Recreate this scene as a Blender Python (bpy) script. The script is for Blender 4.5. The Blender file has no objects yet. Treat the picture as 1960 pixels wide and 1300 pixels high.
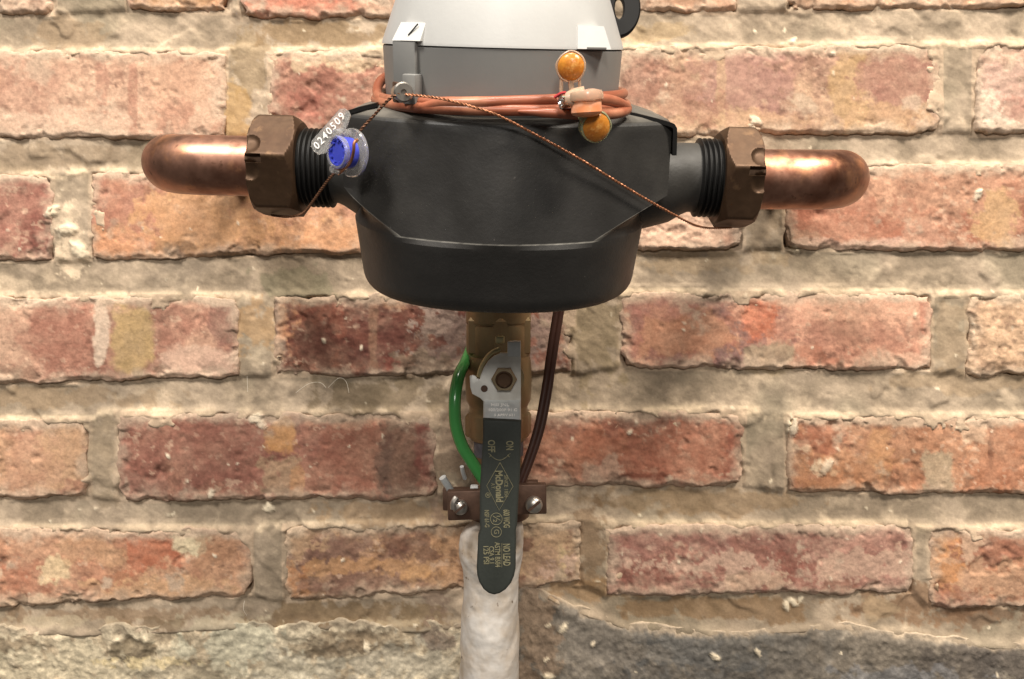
import bpy, bmesh, math, random
import numpy as np
from mathutils import Matrix, Vector
random.seed(7)
SC = bpy.context.scene
COL = SC.collection
PI = math.pi

# ------------------------------------------------------------------ camera
F = 1960 * 28.0 / 36.0            # focal length in photo pixels
PITCH = math.radians(5.0)
DIST = 0.535
CP, SP = math.cos(PITCH), math.sin(PITCH)
cam_d = bpy.data.cameras.new('camera')
cam_d.lens = 28.0; cam_d.sensor_width = 36.0
cam_d.clip_start = 0.01; cam_d.clip_end = 50
cam = bpy.data.objects.new('camera', cam_d); COL.objects.link(cam)
cam.location = (0, -DIST, 0)
cam.rotation_euler = (math.radians(90) - PITCH, 0, 0)
SC.camera = cam

# ------------------------------------------------------------------ world, lamps, exposure
w = bpy.data.worlds.new('World'); SC.world = w; w.use_nodes = True
bg = w.node_tree.nodes['Background']
bg.inputs['Color'].default_value = (1.0, 0.92, 0.82, 1); bg.inputs['Strength'].default_value = 0.10

def lamp(name, loc, target, size, power, color):
    d = bpy.data.lights.new(name, 'AREA'); d.shape = 'DISK'; d.size = size
    d.energy = power; d.color = color
    o = bpy.data.objects.new(name, d); COL.objects.link(o)
    o.location = loc
    o.rotation_euler = (Vector(target) - Vector(loc)).to_track_quat('-Z', 'Y').to_euler()
    return o
lamp('ceiling_lamp', (-1.05, -1.50, 2.10), (0, 0, -0.05), 0.62, 62, (1.0, 0.955, 0.89))
lamp('ceiling_lamp', (1.20, -1.35, 2.05), (0, 0, -0.05), 0.62, 76, (1.0, 0.915, 0.80))
lamp('ceiling_lamp', (0.05, -0.52, 2.20), (0, 0, -0.05), 0.50, 32, (1.0, 0.92, 0.80))
lamp('ceiling_lamp', (0.02, -2.20, 0.90), (0, 0, -0.05), 0.40, 16, (1.0, 0.95, 0.88))
SC.view_settings.view_transform = 'Standard'
SC.view_settings.look = 'None'
SC.view_settings.exposure = 0.25
SC.view_settings.gamma = 1.0

# ------------------------------------------------------------------ photo pixel -> place
def W(px, py, Y):
    """point of the plane Y (metres, wall face at 0) seen at photo pixel px,py"""
    xc = (px - 980) / F; yc = -(py - 650) / F
    dy = CP + yc * SP; dz = yc * CP - SP
    t = (Y + DIST) / dy
    return Vector((xc * t, Y, dz * t))
def Wn(px, py):
    xc = (px - 980) / F; yc = -(py - 650) / F
    dy = CP + yc * SP; dz = yc * CP - SP
    t = DIST / dy
    return xc * t, dz * t

# ------------------------------------------------------------------ numpy noise
def _hash(ix, iy, seed):
    h = (ix.astype(np.int64) * 374761393 + iy.astype(np.int64) * 668265263 + seed * 1442695041) & 0xFFFFFFFF
    h = ((h ^ (h >> 13)) * 1274126177) & 0xFFFFFFFF
    h = (h ^ (h >> 16)) & 0xFFFFFFFF
    h = (h * 2246822519) & 0xFFFFFFFF
    h = (h ^ (h >> 15)) & 0xFFFF
    return h / 32767.5 - 1.0
def vnoise(x, y, seed=0):
    ix = np.floor(x); iy = np.floor(y); fx = x - ix; fy = y - iy
    fx = fx * fx * fx * (fx * (fx * 6 - 15) + 10); fy = fy * fy * fy * (fy * (fy * 6 - 15) + 10)
    a = _hash(ix, iy, seed); b = _hash(ix + 1, iy, seed); c = _hash(ix, iy + 1, seed); d = _hash(ix + 1, iy + 1, seed)
    return (a + (b - a) * fx) * (1 - fy) + (c + (d - c) * fx) * fy
def fbm(x, y, s, o=4, seed=0, gain=0.5):
    v = 0; a = 1; n = 0; k = 1.0 / s
    for i in range(o):
        ang = 0.6 * i
        xr = x * math.cos(ang) - y * math.sin(ang); yr = x * math.sin(ang) + y * math.cos(ang)
        v = v + a * vnoise(xr * k + 17.3 * i, yr * k - 9.1 * i, seed + i * 13); n += a; a *= gain; k *= 2.03
    return v / n * 1.6
def sst(a, b, x):
    t = np.clip((x - a) / (b - a), 0, 1); return t * t * (3 - 2 * t)
def lin(c):
    return np.array([((v / 255.0) / 12.92 if v <= 10 else ((v / 255.0 + 0.055) / 1.055) ** 2.4) for v in c])
def rgb(c):
    l = lin(c); return (l[0], l[1], l[2], 1)

# ------------------------------------------------------------------ materials
def mat(name, color=(0.5, 0.5, 0.5, 1), rough=0.5, metal=0.0, noise=None, bump=None, trans=0.0, ior=1.45,
        mix=None, attr=None, spec=0.5, coat=0.0, rnoise=None, sss=0.0):
    """noise=(feature mm, amount) brightness mottling; bump=[(feature mm, depth mm)...]; mix=(feature mm, colour2, lo, hi)"""
    m = bpy.data.materials.new(name); m.use_nodes = True
    nt = m.node_tree; N = nt.nodes; L = nt.links
    b = N['Principled BSDF']
    b.inputs['Roughness'].default_value = rough; b.inputs['Metallic'].default_value = metal
    b.inputs['Transmission Weight'].default_value = trans; b.inputs['IOR'].default_value = ior
    b.inputs['Specular IOR Level'].default_value = spec; b.inputs['Coat Weight'].default_value = coat
    if sss:
        b.inputs['Subsurface Weight'].default_value = sss; b.inputs['Subsurface Radius'].default_value = (0.004, 0.003, 0.002)
        b.inputs['Subsurface Scale'].default_value = 1.0
    tc = N.new('ShaderNodeTexCoord')
    def nz(mm, det=4, rough_=0.6):
        t = N.new('ShaderNodeTexNoise'); t.inputs['Scale'].default_value = 1000.0 / mm / 2.0
        t.inputs['Detail'].default_value = det; t.inputs['Roughness'].default_value = rough_
        L.new(tc.outputs['Object'], t.inputs['Vector']); return t.outputs['Fac']
    if attr:
        a = N.new('ShaderNodeAttribute'); a.attribute_name = attr; cur = a.outputs['Color']
    else:
        r = N.new('ShaderNodeRGB'); r.outputs[0].default_value = color; cur = r.outputs[0]
    if mix:
        for (mm, c2, lo, hi) in (mix if isinstance(mix, list) else [mix]):
            mr = N.new('ShaderNodeMapRange'); mr.inputs['From Min'].default_value = lo; mr.inputs['From Max'].default_value = hi
            L.new(nz(mm), mr.inputs['Value'])
            x = N.new('ShaderNodeMix'); x.data_type = 'RGBA'
            L.new(mr.outputs[0], x.inputs['Factor']); L.new(cur, x.inputs[6]); x.inputs[7].default_value = c2; cur = x.outputs[2]
    if noise:
        for (mm, amt) in (noise if isinstance(noise, list) else [noise]):
            mr = N.new('ShaderNodeMapRange'); mr.inputs['From Min'].default_value = 0.25; mr.inputs['From Max'].default_value = 0.75
            mr.inputs['To Min'].default_value = 1 - amt; mr.inputs['To Max'].default_value = 1 + amt
            L.new(nz(mm), mr.inputs['Value'])
            vm = N.new('ShaderNodeVectorMath'); vm.operation = 'SCALE'
            L.new(cur, vm.inputs[0]); L.new(mr.outputs[0], vm.inputs['Scale']); cur = vm.outputs[0]
    L.new(cur, b.inputs['Base Color'])
    if rnoise:
        mr = N.new('ShaderNodeMapRange'); mr.inputs['From Min'].default_value = 0.3; mr.inputs['From Max'].default_value = 0.7
        mr.inputs['To Min'].default_value = rough - rnoise[1]; mr.inputs['To Max'].default_value = rough + rnoise[1]
        L.new(nz(rnoise[0]), mr.inputs['Value']); L.new(mr.outputs[0], b.inputs['Roughness'])
    prev = None
    for (mm, dep) in (bump or []):
        bp = N.new('ShaderNodeBump'); bp.inputs['Strength'].default_value = 1.0
        bp.inputs['Distance'].default_value = dep * 0.001
        L.new(nz(mm, 3), bp.inputs['Height'])
        if prev: L.new(prev, bp.inputs['Normal'])
        prev = bp.outputs['Normal']
    if prev: L.new(prev, b.inputs['Normal'])
    return m

M_BRICK = mat('brick_clay', attr='Col', rough=0.92, noise=[(0.9, 0.20), (2.4, 0.12)], bump=[(2.6, 0.22), (0.8, 0.20)], spec=0.25)
M_MORTAR = mat('lime_mortar', attr='Col', rough=0.95, noise=[(0.9, 0.12), (2.6, 0.07)], bump=[(3.0, 0.18), (0.8, 0.20)], spec=0.2)
M_STONE = mat('rough_stone', attr='Col', rough=0.9, noise=[(1.4, 0.26), (6, 0.12)], bump=[(2.5, 0.45), (0.8, 0.3)], spec=0.3)
M_BLACK = mat('black_plastic', rgb((62, 61, 60)), rough=0.48, noise=(8, 0.08), bump=[(0.9, 0.05)], rnoise=(12, 0.06), attr=None)
M_BODY = mat('black_moulded_plastic', rough=0.5, attr='Col', noise=[(14, 0.16), (3, 0.10)], bump=[(0.8, 0.09), (6, 0.14)], rnoise=(15, 0.10), mix=[(1.6, (.10, .09, .08, 1), .70, .78), (30, (.034, .031, .027, 1), .5, .75)])
M_THREAD = mat('black_thread_plastic', rgb((28, 27, 26)), rough=0.5, spec=0.25)
M_GREY = mat('grey_plastic', rgb((127, 126, 123)), rough=0.5, noise=(5, 0.03), bump=[(0.7, 0.03)])
M_WHITE = mat('pale_grey_plastic', rgb((190, 189, 186)), rough=0.45, noise=(8, 0.04), bump=[(0.8, 0.04)])
M_BRONZE = mat('tarnished_bronze', rgb((84, 63, 46)), rough=0.5, metal=0.6, noise=[(6, 0.16), (1.6, 0.10)], bump=[(1.6, 0.06), (6, 0.15)], rnoise=(7, 0.1),
               mix=[(10, rgb((70, 50, 36)), 0.42, 0.66), (5, rgb((112, 86, 62)), 0.6, 0.75)])
M_COPPER = mat('copper', rgb((178, 134, 114)), rough=0.41, metal=1.0, noise=[(9, 0.16), (2.4, 0.10)], bump=[(14, 0.16), (4, .04)], rnoise=(6, 0.10),
               mix=[(14, rgb((128, 86, 68)), 0.45, 0.66), (9, rgb((208, 150, 112)), 0.54, 0.72), (3, rgb((112, 82, 66)), .62, .74)])
M_CABLE = mat('terracotta_cable', rgb((152, 88, 64)), rough=0.36, noise=(6, 0.14), mix=(12, rgb((180, 124, 96)), 0.48, 0.75))
M_WIRE = mat('copper_seal_wire', rgb((158, 106, 76)), rough=0.42, metal=0.6, noise=(1.2, 0.35))
M_WIREDARK = mat('dark_seal_wire', rgb((120, 84, 62)), rough=0.5, metal=0.5, noise=(1.5, 0.3))
M_CLEAR = mat('clear_plastic', (0.96, 0.94, 0.92, 1), rough=0.10, trans=0.85, ior=1.4)
M_FROST = mat('frosted_plastic', (0.93, 0.91, 0.88, 1), rough=0.2, trans=0.78, ior=1.3, bump=[(3, .5)])
M_DIGIT = mat('white_print', (0.95, 0.93, 0.9, 1), rough=0.5)
M_BLUE = mat('blue_plastic', rgb((62, 72, 184)), rough=0.35, noise=(3, 0.12), bump=[(2.5, 0.25)])
M_SHELL = mat('gel_shell', rgb((232, 202, 174)), rough=0.22, trans=0.55, noise=(2.5, 0.08), sss=0.0)
M_SHELLG = mat('gel_shell_green', rgb((196, 200, 160)), rough=0.22, trans=0.55, noise=(2.5, 0.08))
M_ORANGE = mat('orange_gel', rgb((222, 146, 56)), rough=0.28, trans=.15, mix=[(5, rgb((176, 98, 36)), 0.42, 0.66), (3, rgb((232, 176, 96)), .55, .72)], noise=(1.5, 0.18), bump=[(3, 0.4)])
M_SALMON = mat('salmon_gel', rgb((238, 152, 104)), rough=0.3, mix=(4, rgb((244, 190, 160)), 0.45, 0.7))
M_SILVER = mat('bright_tin', (0.86, 0.85, 0.83, 1), rough=0.18, metal=1.0)
M_STEEL = mat('zinc_steel', rgb((222, 220, 214)), rough=0.45, metal=0.35, noise=[(3, 0.08)], bump=[(1.0, 0.03)], mix=(10, rgb((200, 194, 184)), 0.45, 0.7))
M_STEELB = mat('bright_steel', rgb((200, 203, 203)), rough=0.32, metal=0.3, noise=(2, 0.1), bump=[(2, 0.06)])
M_SCREW = mat('screw_steel', rgb((176, 170, 162)), rough=0.36, metal=0.9, noise=(1.5, 0.18), bump=[(2, 0.1)])
M_BRASS = mat('dull_brass', rgb((138, 119, 88)), rough=0.42, metal=0.6, noise=[(6, 0.14)], bump=[(1.2, 0.06), (8, 0.2)], mix=(12, rgb((120, 92, 64)), 0.45, 0.7))
M_YBRASS = mat('yellow_zinc', rgb((186, 178, 140)), rough=0.38, metal=0.6)
M_GRIP = mat('black_vinyl', rgb((47, 50, 46)), rough=0.62, noise=(1.0, 0.12), bump=[(0.8, 0.06)], spec=0.35)
M_PRINT = mat('gold_print', rgb((114, 109, 84)), rough=0.6, noise=(1.4, 0.3))
M_RUST = mat('brown_bronze', rgb((88, 66, 54)), rough=0.5, metal=0.5, noise=(3, 0.3), bump=[(1.5, 0.12)])
M_GREEN = mat('green_insulation', rgb((56, 120, 60)), rough=0.22, noise=(9, 0.08), coat=0.2)
M_BROWN = mat('brown_insulation', rgb((56, 32, 24)), rough=0.45, noise=(5, 0.15))
M_PAINT = mat('white_painted_pipe', rgb((188, 182, 175)), rough=0.6, noise=[(9, 0.06)], bump=[(9, 1.2), (2.2, 0.2)],
              mix=[(13, rgb((168, 154, 138)), 0.42, 0.64), (26, rgb((162, 142, 120)), .56, .7), (4.5, rgb((104, 88, 72)), 0.66, 0.70)])
M_TAPE = mat('grey_blue_tape', rgb((96, 96, 104)), rough=0.6, noise=(2, 0.4))
M_NUT = mat('dull_nut', rgb((140, 124, 98)), rough=0.45, metal=0.4, noise=(2, 0.2), bump=[(2, .08)])
M_INK = mat('black_ink', (0.02, 0.02, 0.02, 1), rough=0.7)
M_PLASTER = mat('white_plaster', rgb((240, 230, 212)), rough=0.8, noise=(1, 0.1))
M_RED = mat('red_insulation', rgb((168, 40, 44)), rough=0.4)
M_GREENPALE = mat('pale_green_insulation', rgb((130, 168, 140)), rough=0.4)

# ------------------------------------------------------------------ objects: naming helpers
ROOTM = {}
def thing(name, label, cat, M=None, group=None):
    o = bpy.data.objects.new(name, None); COL.objects.link(o)
    M = M or Matrix.Identity(4)
    o.matrix_world = M; o.empty_display_size = 0.01
    ROOTM[o.name] = M.copy()
    o['label'] = label; o['category'] = cat
    if group: o['group'] = group
    return o
def tag(o, label, cat, group=None):
    o['label'] = label; o['category'] = cat
    if group: o['group'] = group
    return o
def root_of(p):
    while p is not None and p.name not in ROOTM: p = p.parent
    return ROOTM[p.name] if p is not None else Matrix.Identity(4)

class MB:
    """collects world-space geometry (metres) and links it as ONE mesh object"""
    def __init__(s): s.v = []; s.f = []; s.col = None
    def add(s, vs, fs, M=None):
        b = len(s.v)
        for p in vs:
            p = Vector(p); s.v.append(M @ p if M is not None else p)
        s.f += [[i + b for i in f] for f in fs]; return s
    def grid(s, rings, closed=True, M=None, cap0=True, cap1=True):
        n = len(rings[0]); vs = [p for r in rings for p in r]; fs = []
        for i in range(len(rings) - 1):
            for j in range(n if closed else n - 1):
                k = (j + 1) % n
                fs.append([i * n + j, i * n + k, (i + 1) * n + k, (i + 1) * n + j])
        if closed and cap0: fs.append(list(range(n))[::-1])
        if closed and cap1: fs.append([(len(rings) - 1) * n + j for j in range(n)])
        return s.add(vs, fs, M)
    def tube(s, pts, r, n=12, M=None, dens=0, caps=True, squash=1.0):
        pts = [Vector(p) for p in pts]
        if dens: 
            rr = r if isinstance(r, (list, tuple)) else [r] * len(pts)
            pts, r = catmull(pts, dens, rr)
        if not isinstance(r, (list, tuple)): r = [r] * len(pts)
        T = []
        for i in range(len(pts)):
            t = pts[min(i + 1, len(pts) - 1)] - pts[max(i - 1, 0)]; T.append(t.normalized())
        u = T[0].orthogonal().normalized(); rings = []
        for i, p in enumerate(pts):
            u = (u - T[i] * u.dot(T[i])).normalized(); v = T[i].cross(u)
            rings.append([p + (u * math.cos(a) + v * math.sin(a) * squash) * r[i] for a in [2 * PI * k / n for k in range(n)]])
        return s.grid(rings, M=M, cap0=caps, cap1=caps)
    def lathe(s, prof, n=48, M=None, caps=True):
        rings = [[(r * math.cos(2 * PI * k / n), r * math.sin(2 * PI * k / n), z) for k in range(n)] for r, z in prof]
        return s.grid(rings, M=M, cap0=caps, cap1=caps)
    def rbox(s, size, bev, M, seg=2):
        bm = bmesh.new(); bmesh.ops.create_cube(bm, size=1)
        bmesh.ops.scale(bm, vec=Vector(size), verts=bm.verts)
        if bev: bmesh.ops.bevel(bm, geom=bm.edges[:], offset=bev, segments=seg, affect='EDGES', profile=0.5)
        bm.verts.index_update(); r = s.add([v.co for v in bm.verts], [[v.index for v in f.verts] for f in bm.faces], M); bm.free(); return r
    def prism(s, poly, y0, y1, M=None, bev=0.0, seg=2):
        """poly: list of (x,z); extruded from y0 (front) to y1"""
        bm = bmesh.new()
        a = [bm.verts.new((x, y0, z)) for x, z in poly]; b = [bm.verts.new((x, y1, z)) for x, z in poly]
        n = len(poly); bm.faces.new(a); bm.faces.new(b[::-1])
        for i in range(n): bm.faces.new((a[i], b[i], b[(i + 1) % n], a[(i + 1) % n]))
        bmesh.ops.recalc_face_normals(bm, faces=bm.faces)
        if bev:
            es = [e for e in bm.edges if len({v.co.y for v in e.verts}) == 1]
            bmesh.ops.bevel(bm, geom=es, offset=bev, segments=seg, affect='EDGES', profile=0.5, clamp_overlap=True)
        bm.verts.index_update(); r = s.add([v.co for v in bm.verts], [[v.index for v in f.verts] for f in bm.faces], M); bm.free(); return r
    def blob(s, c, r, M=None, sub=2, sc=(1, 1, 1), jit=0.0):
        bm = bmesh.new(); bmesh.ops.create_icosphere(bm, subdivisions=sub, radius=1)
        vs = []
        for v in bm.verts:
            k = r * (1 + random.uniform(-jit, jit)); vs.append(Vector(c) + Vector((v.co.x * sc[0] * k, v.co.y * sc[1] * k, v.co.z * sc[2] * k)))
        bm.verts.index_update(); s.add(vs, [[v.index for v in f.verts] for f in bm.faces], M); bm.free(); return s
    def build(s, name, m, parent=None, ang=35, kind=None, label=None):
        inv = root_of(parent).inverted() if parent is not None else Matrix.Identity(4)
        me = bpy.data.meshes.new(name); me.from_pydata([inv @ v for v in s.v], [], s.f)
        if s.col is not None:
            ca = me.color_attributes.new('Col', 'FLOAT_COLOR', 'POINT')
            ca.data.foreach_set('color', np.asarray(s.col, dtype=np.float32).ravel())
        bm = bmesh.new(); bm.from_mesh(me)
        bmesh.ops.recalc_face_normals(bm, faces=bm.faces)
        lim = math.radians(ang)
        for f in bm.faces: f.smooth = True
        for e in bm.edges:
            if len(e.link_faces) == 2 and e.calc_face_angle(0) > lim: e.smooth = False
        bm.to_mesh(me); bm.free(); me.materials.append(m)
        o = bpy.data.objects.new(name, me); COL.objects.link(o)
        if parent is not None: o.parent = parent
        if kind: o['kind'] = kind
        if label: o['label'] = label
        return o

def catmull(P, dens, R=None):
    out = []; ro = []
    R = R or [0] * len(P)
    for i in range(len(P) - 1):
        p0 = P[max(i - 1, 0)]; p1 = P[i]; p2 = P[i + 1]; p3 = P[min(i + 2, len(P) - 1)]
        for k in range(dens):
            t = k / dens
            out.append(0.5 * ((2 * p1) + (p2 - p0) * t + (2 * p0 - 5 * p1 + 4 * p2 - p3) * t * t + (3 * p1 - p0 - 3 * p2 + p3) * t ** 3))
            ro.append(R[i] + (R[i + 1] - R[i]) * t)
    out.append(P[-1]); ro.append(R[-1]); return out, ro
def frame(o, x, z):
    """matrix with origin o, local x axis x and local z axis close to z"""
    x = Vector(x).normalized(); z = Vector(z); y = z.cross(x).normalized(); z = x.cross(y)
    return Matrix(((x.x, y.x, z.x, o[0]), (x.y, y.y, z.y, o[1]), (x.z, y.z, z.z, o[2]), (0, 0, 0, 1)))
def axis_frame(o, z, hint=(1, 0, 0)):
    z = Vector(z).normalized(); x = Vector(hint); x = (x - z * x.dot(z)).normalized(); y = z.cross(x)
    return Matrix(((x.x, y.x, z.x, o[0]), (x.y, y.y, z.y, o[1]), (x.z, y.z, z.z, o[2]), (0, 0, 0, 1)))
def text(body, size, o, right, up, m, parent, name='lettering', depth=0.00012, bold=0.0, fitw=None):
    c = bpy.data.curves.new('lettering', 'FONT'); c.body = body; c.size = size; c.extrude = depth / 2
    c.align_x = 'CENTER'; c.align_y = 'CENTER'; c.offset = bold; c.resolution_u = 3
    ob = bpy.data.objects.new('lettering', c); COL.objects.link(ob)
    dg = bpy.context.evaluated_depsgraph_get()
    me = bpy.data.meshes.new_from_object(ob.evaluated_get(dg))
    M = frame(o, right, Vector(right).cross(Vector(up)))
    xs = [v.co.x for v in me.vertices]; k = (fitw / (max(xs) - min(xs))) if fitw else 1
    inv = root_of(parent).inverted()
    for v in me.vertices: v.co = inv @ (M @ Vector((v.co.x * k, v.co.y, v.co.z)))
    bpy.data.objects.remove(ob); bpy.data.curves.remove(c)
    me.materials.clear(); me.materials.append(m)
    t = bpy.data.objects.new(name, me); COL.objects.link(t); t.parent = parent
    return t

# ------------------------------------------------------------------ the wall
wall = thing('brick_wall', 'old red brick wall with thick sloppy lime mortar joints above grey stone', 'wall')
wall['kind'] = 'structure'
def big_mesh(name, co, quads, col, m, parent, kind=None):
    me = bpy.data.meshes.new(name)
    me.vertices.add(len(co)); me.vertices.foreach_set('co', co.astype(np.float32).ravel())
    me.loops.add(quads.size); me.loops.foreach_set('vertex_index', quads.astype(np.int32).ravel())
    me.polygons.add(len(quads)); me.polygons.foreach_set('loop_start', np.arange(0, quads.size, 4, dtype=np.int32))
    me.polygons.foreach_set('use_smooth', np.ones(len(quads), dtype=bool))
    me.update(calc_edges=True); me.validate()
    ca = me.color_attributes.new('Col', 'FLOAT_COLOR', 'POINT')
    c4 = np.ones((len(co), 4), dtype=np.float32); c4[:, :3] = col
    ca.data.foreach_set('color', c4.ravel())
    me.materials.append(m)
    o = bpy.data.objects.new(name, me); COL.objects.link(o); o.parent = parent
    if kind: o['kind'] = kind
    return o

ALB = 0.82      # photo colours -> albedo
# bricks: row, x0, x1, top-left y, top-right y, bottom-left y, bottom-right y, colour, second colour, height mm, roughness of face
BR = [
 (0, -560, -40, -80, -80, 20, 22, (196, 150, 122), (180, 128, 104), 0.5, 1),
 (0, -10, 104, -80, -80, 30, 26, (214, 176, 148), (196, 150, 124), 0.5, 2.4),
 (0, 240, 442, -80, -80, 20, 22, (206, 150, 110), (190, 122, 90), 0.3, 1.2),
 (0, 458, 1040, -80, -80, 34, 30, (198, 126, 100), (186, 142, 116), 1.0, 1.4),
 (0, 1216, 1412, -80, -80, 22, 22, (214, 168, 136), (204, 150, 116), 0.6, 1.6),
 (0, 1506, 2080, -80, -80, 20, 12, (212, 164, 128), (200, 140, 104), 1.0, 1.2),
 (0, 2140, 2700, -80, -80, 18, 18, (190, 130, 100), (180, 120, 90), 0.5, 1),
 (1, -760, -180, 92, 92, 264, 264, (190, 134, 108), (176, 118, 94), 0.6, 1),
 (1, -120, 432, 94, 98, 266, 266, (206, 164, 136), (190, 140, 114), 1.2, 1),
 (1, 514, 1100, 96, 92, 262, 262, (164, 110, 90), (188, 136, 112), 0.4, 2.4),
 (1, 1172, 1802, 90, 84, 262, 254, (178, 134, 112), (196, 156, 124), 1.0, 1.2),
 (1, 1864, 2420, 84, 86, 258, 258, (216, 188, 162), (188, 138, 116), 0.8, 2.0),
 (2, -500, 102, 338, 334, 500, 500, (150, 92, 78), (172, 116, 98), 0.6, 1),
 (2, 172, 762, 328, 324, 497, 484, (208, 154, 112), (192, 132, 104), 1.2, 0.9),
 (2, 836, 1424, 332, 344, 486, 478, (208, 168, 140), (184, 126, 100), 0.8, 2.6),
 (2, 1500, 2080, 318, 312, 478, 482, (178, 116, 88), (194, 140, 110), 1.2, 1.2),
 (2, 2150, 2700, 316, 316, 482, 482, (170, 104, 82), (194, 140, 110), 1.2, 1.2),
 (3, -780, -190, 566, 566, 742, 742, (170, 104, 82), (194, 140, 110), 0.8, 1.2),
 (3, -120, 456, 568, 566, 742, 722, (178, 124, 102), (192, 146, 120), 1.4, 1.0),
 (3, 522, 1098, 566, 560, 722, 716, (122, 72, 58), (148, 88, 68), 0.4, 1.8),
 (3, 1186, 1786, 560, 560, 708, 712, (198, 138, 112), (214, 156, 126), 1.0, 1.3),
 (3, 1852, 2420, 562, 560, 722, 716, (222, 186, 150), (206, 166, 130), 1.0, 3.0),
 (4, -420, 172, 802, 804, 958, 956, (208, 160, 122), (196, 138, 108), 1.2, 1.2),
 (4, 222, 838, 790, 790, 962, 956, (150, 96, 80), (166, 112, 90), 1.0, 1.2),
 (4, 906, 1426, 786, 786, 932, 934, (164, 102, 80), (178, 118, 92), 0.9, 1.7),
 (4, 1504, 2060, 796, 796, 946, 946, (180, 118, 84), (192, 134, 98), 1.0, 1.3),
 (4, 2130, 2700, 796, 796, 946, 946, (180, 118, 84), (192, 134, 98), 1.0, 1.3),
 (5, -740, -160, 1012, 1012, 1166, 1166, (196, 140, 106), (178, 118, 94), 1.0, 1.3),
 (5, -100, 482, 1012, 1012, 1168, 1142, (214, 160, 122), (204, 140, 106), 1.2, 1.7),
 (5, 542, 1116, 1006, 996, 1156, 1120, (156, 116, 92), (190, 142, 100), 0.2, 2.2),
 (5, 1162, 1752, 1004, 1004, 1142, 1138, (172, 118, 102), (192, 142, 124), 0.6, 1.8),
 (5, 1778, 2340, 1012, 1008, 1166, 1164, (182, 124, 90), (160, 100, 78), 0.8, 1.8),
]
ROWS = {}
for b in BR: ROWS.setdefault(b[0], []).append(b)
def row_edge(r, px, top):
    xs, ys = [], []
    for b in sorted(ROWS[r], key=lambda q: q[1]):
        xs += [b[1], b[2]]; ys += ([b[3], b[4]] if top else [b[5], b[6]])
    return np.interp(px, xs, ys)
STONE_TOP = ([-800, 0, 160, 330, 480, 600, 720, 860, 960, 1005, 1040, 1100, 1200, 1300, 1400, 1500, 1620, 1750, 1850, 1960, 2800],
             [1215, 1208, 1212, 1205, 1196, 1196, 1206, 1200, 1180, 1112, 1135, 1166, 1200, 1212, 1216, 1206, 1202, 1218, 1232, 1240, 1250])

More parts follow.
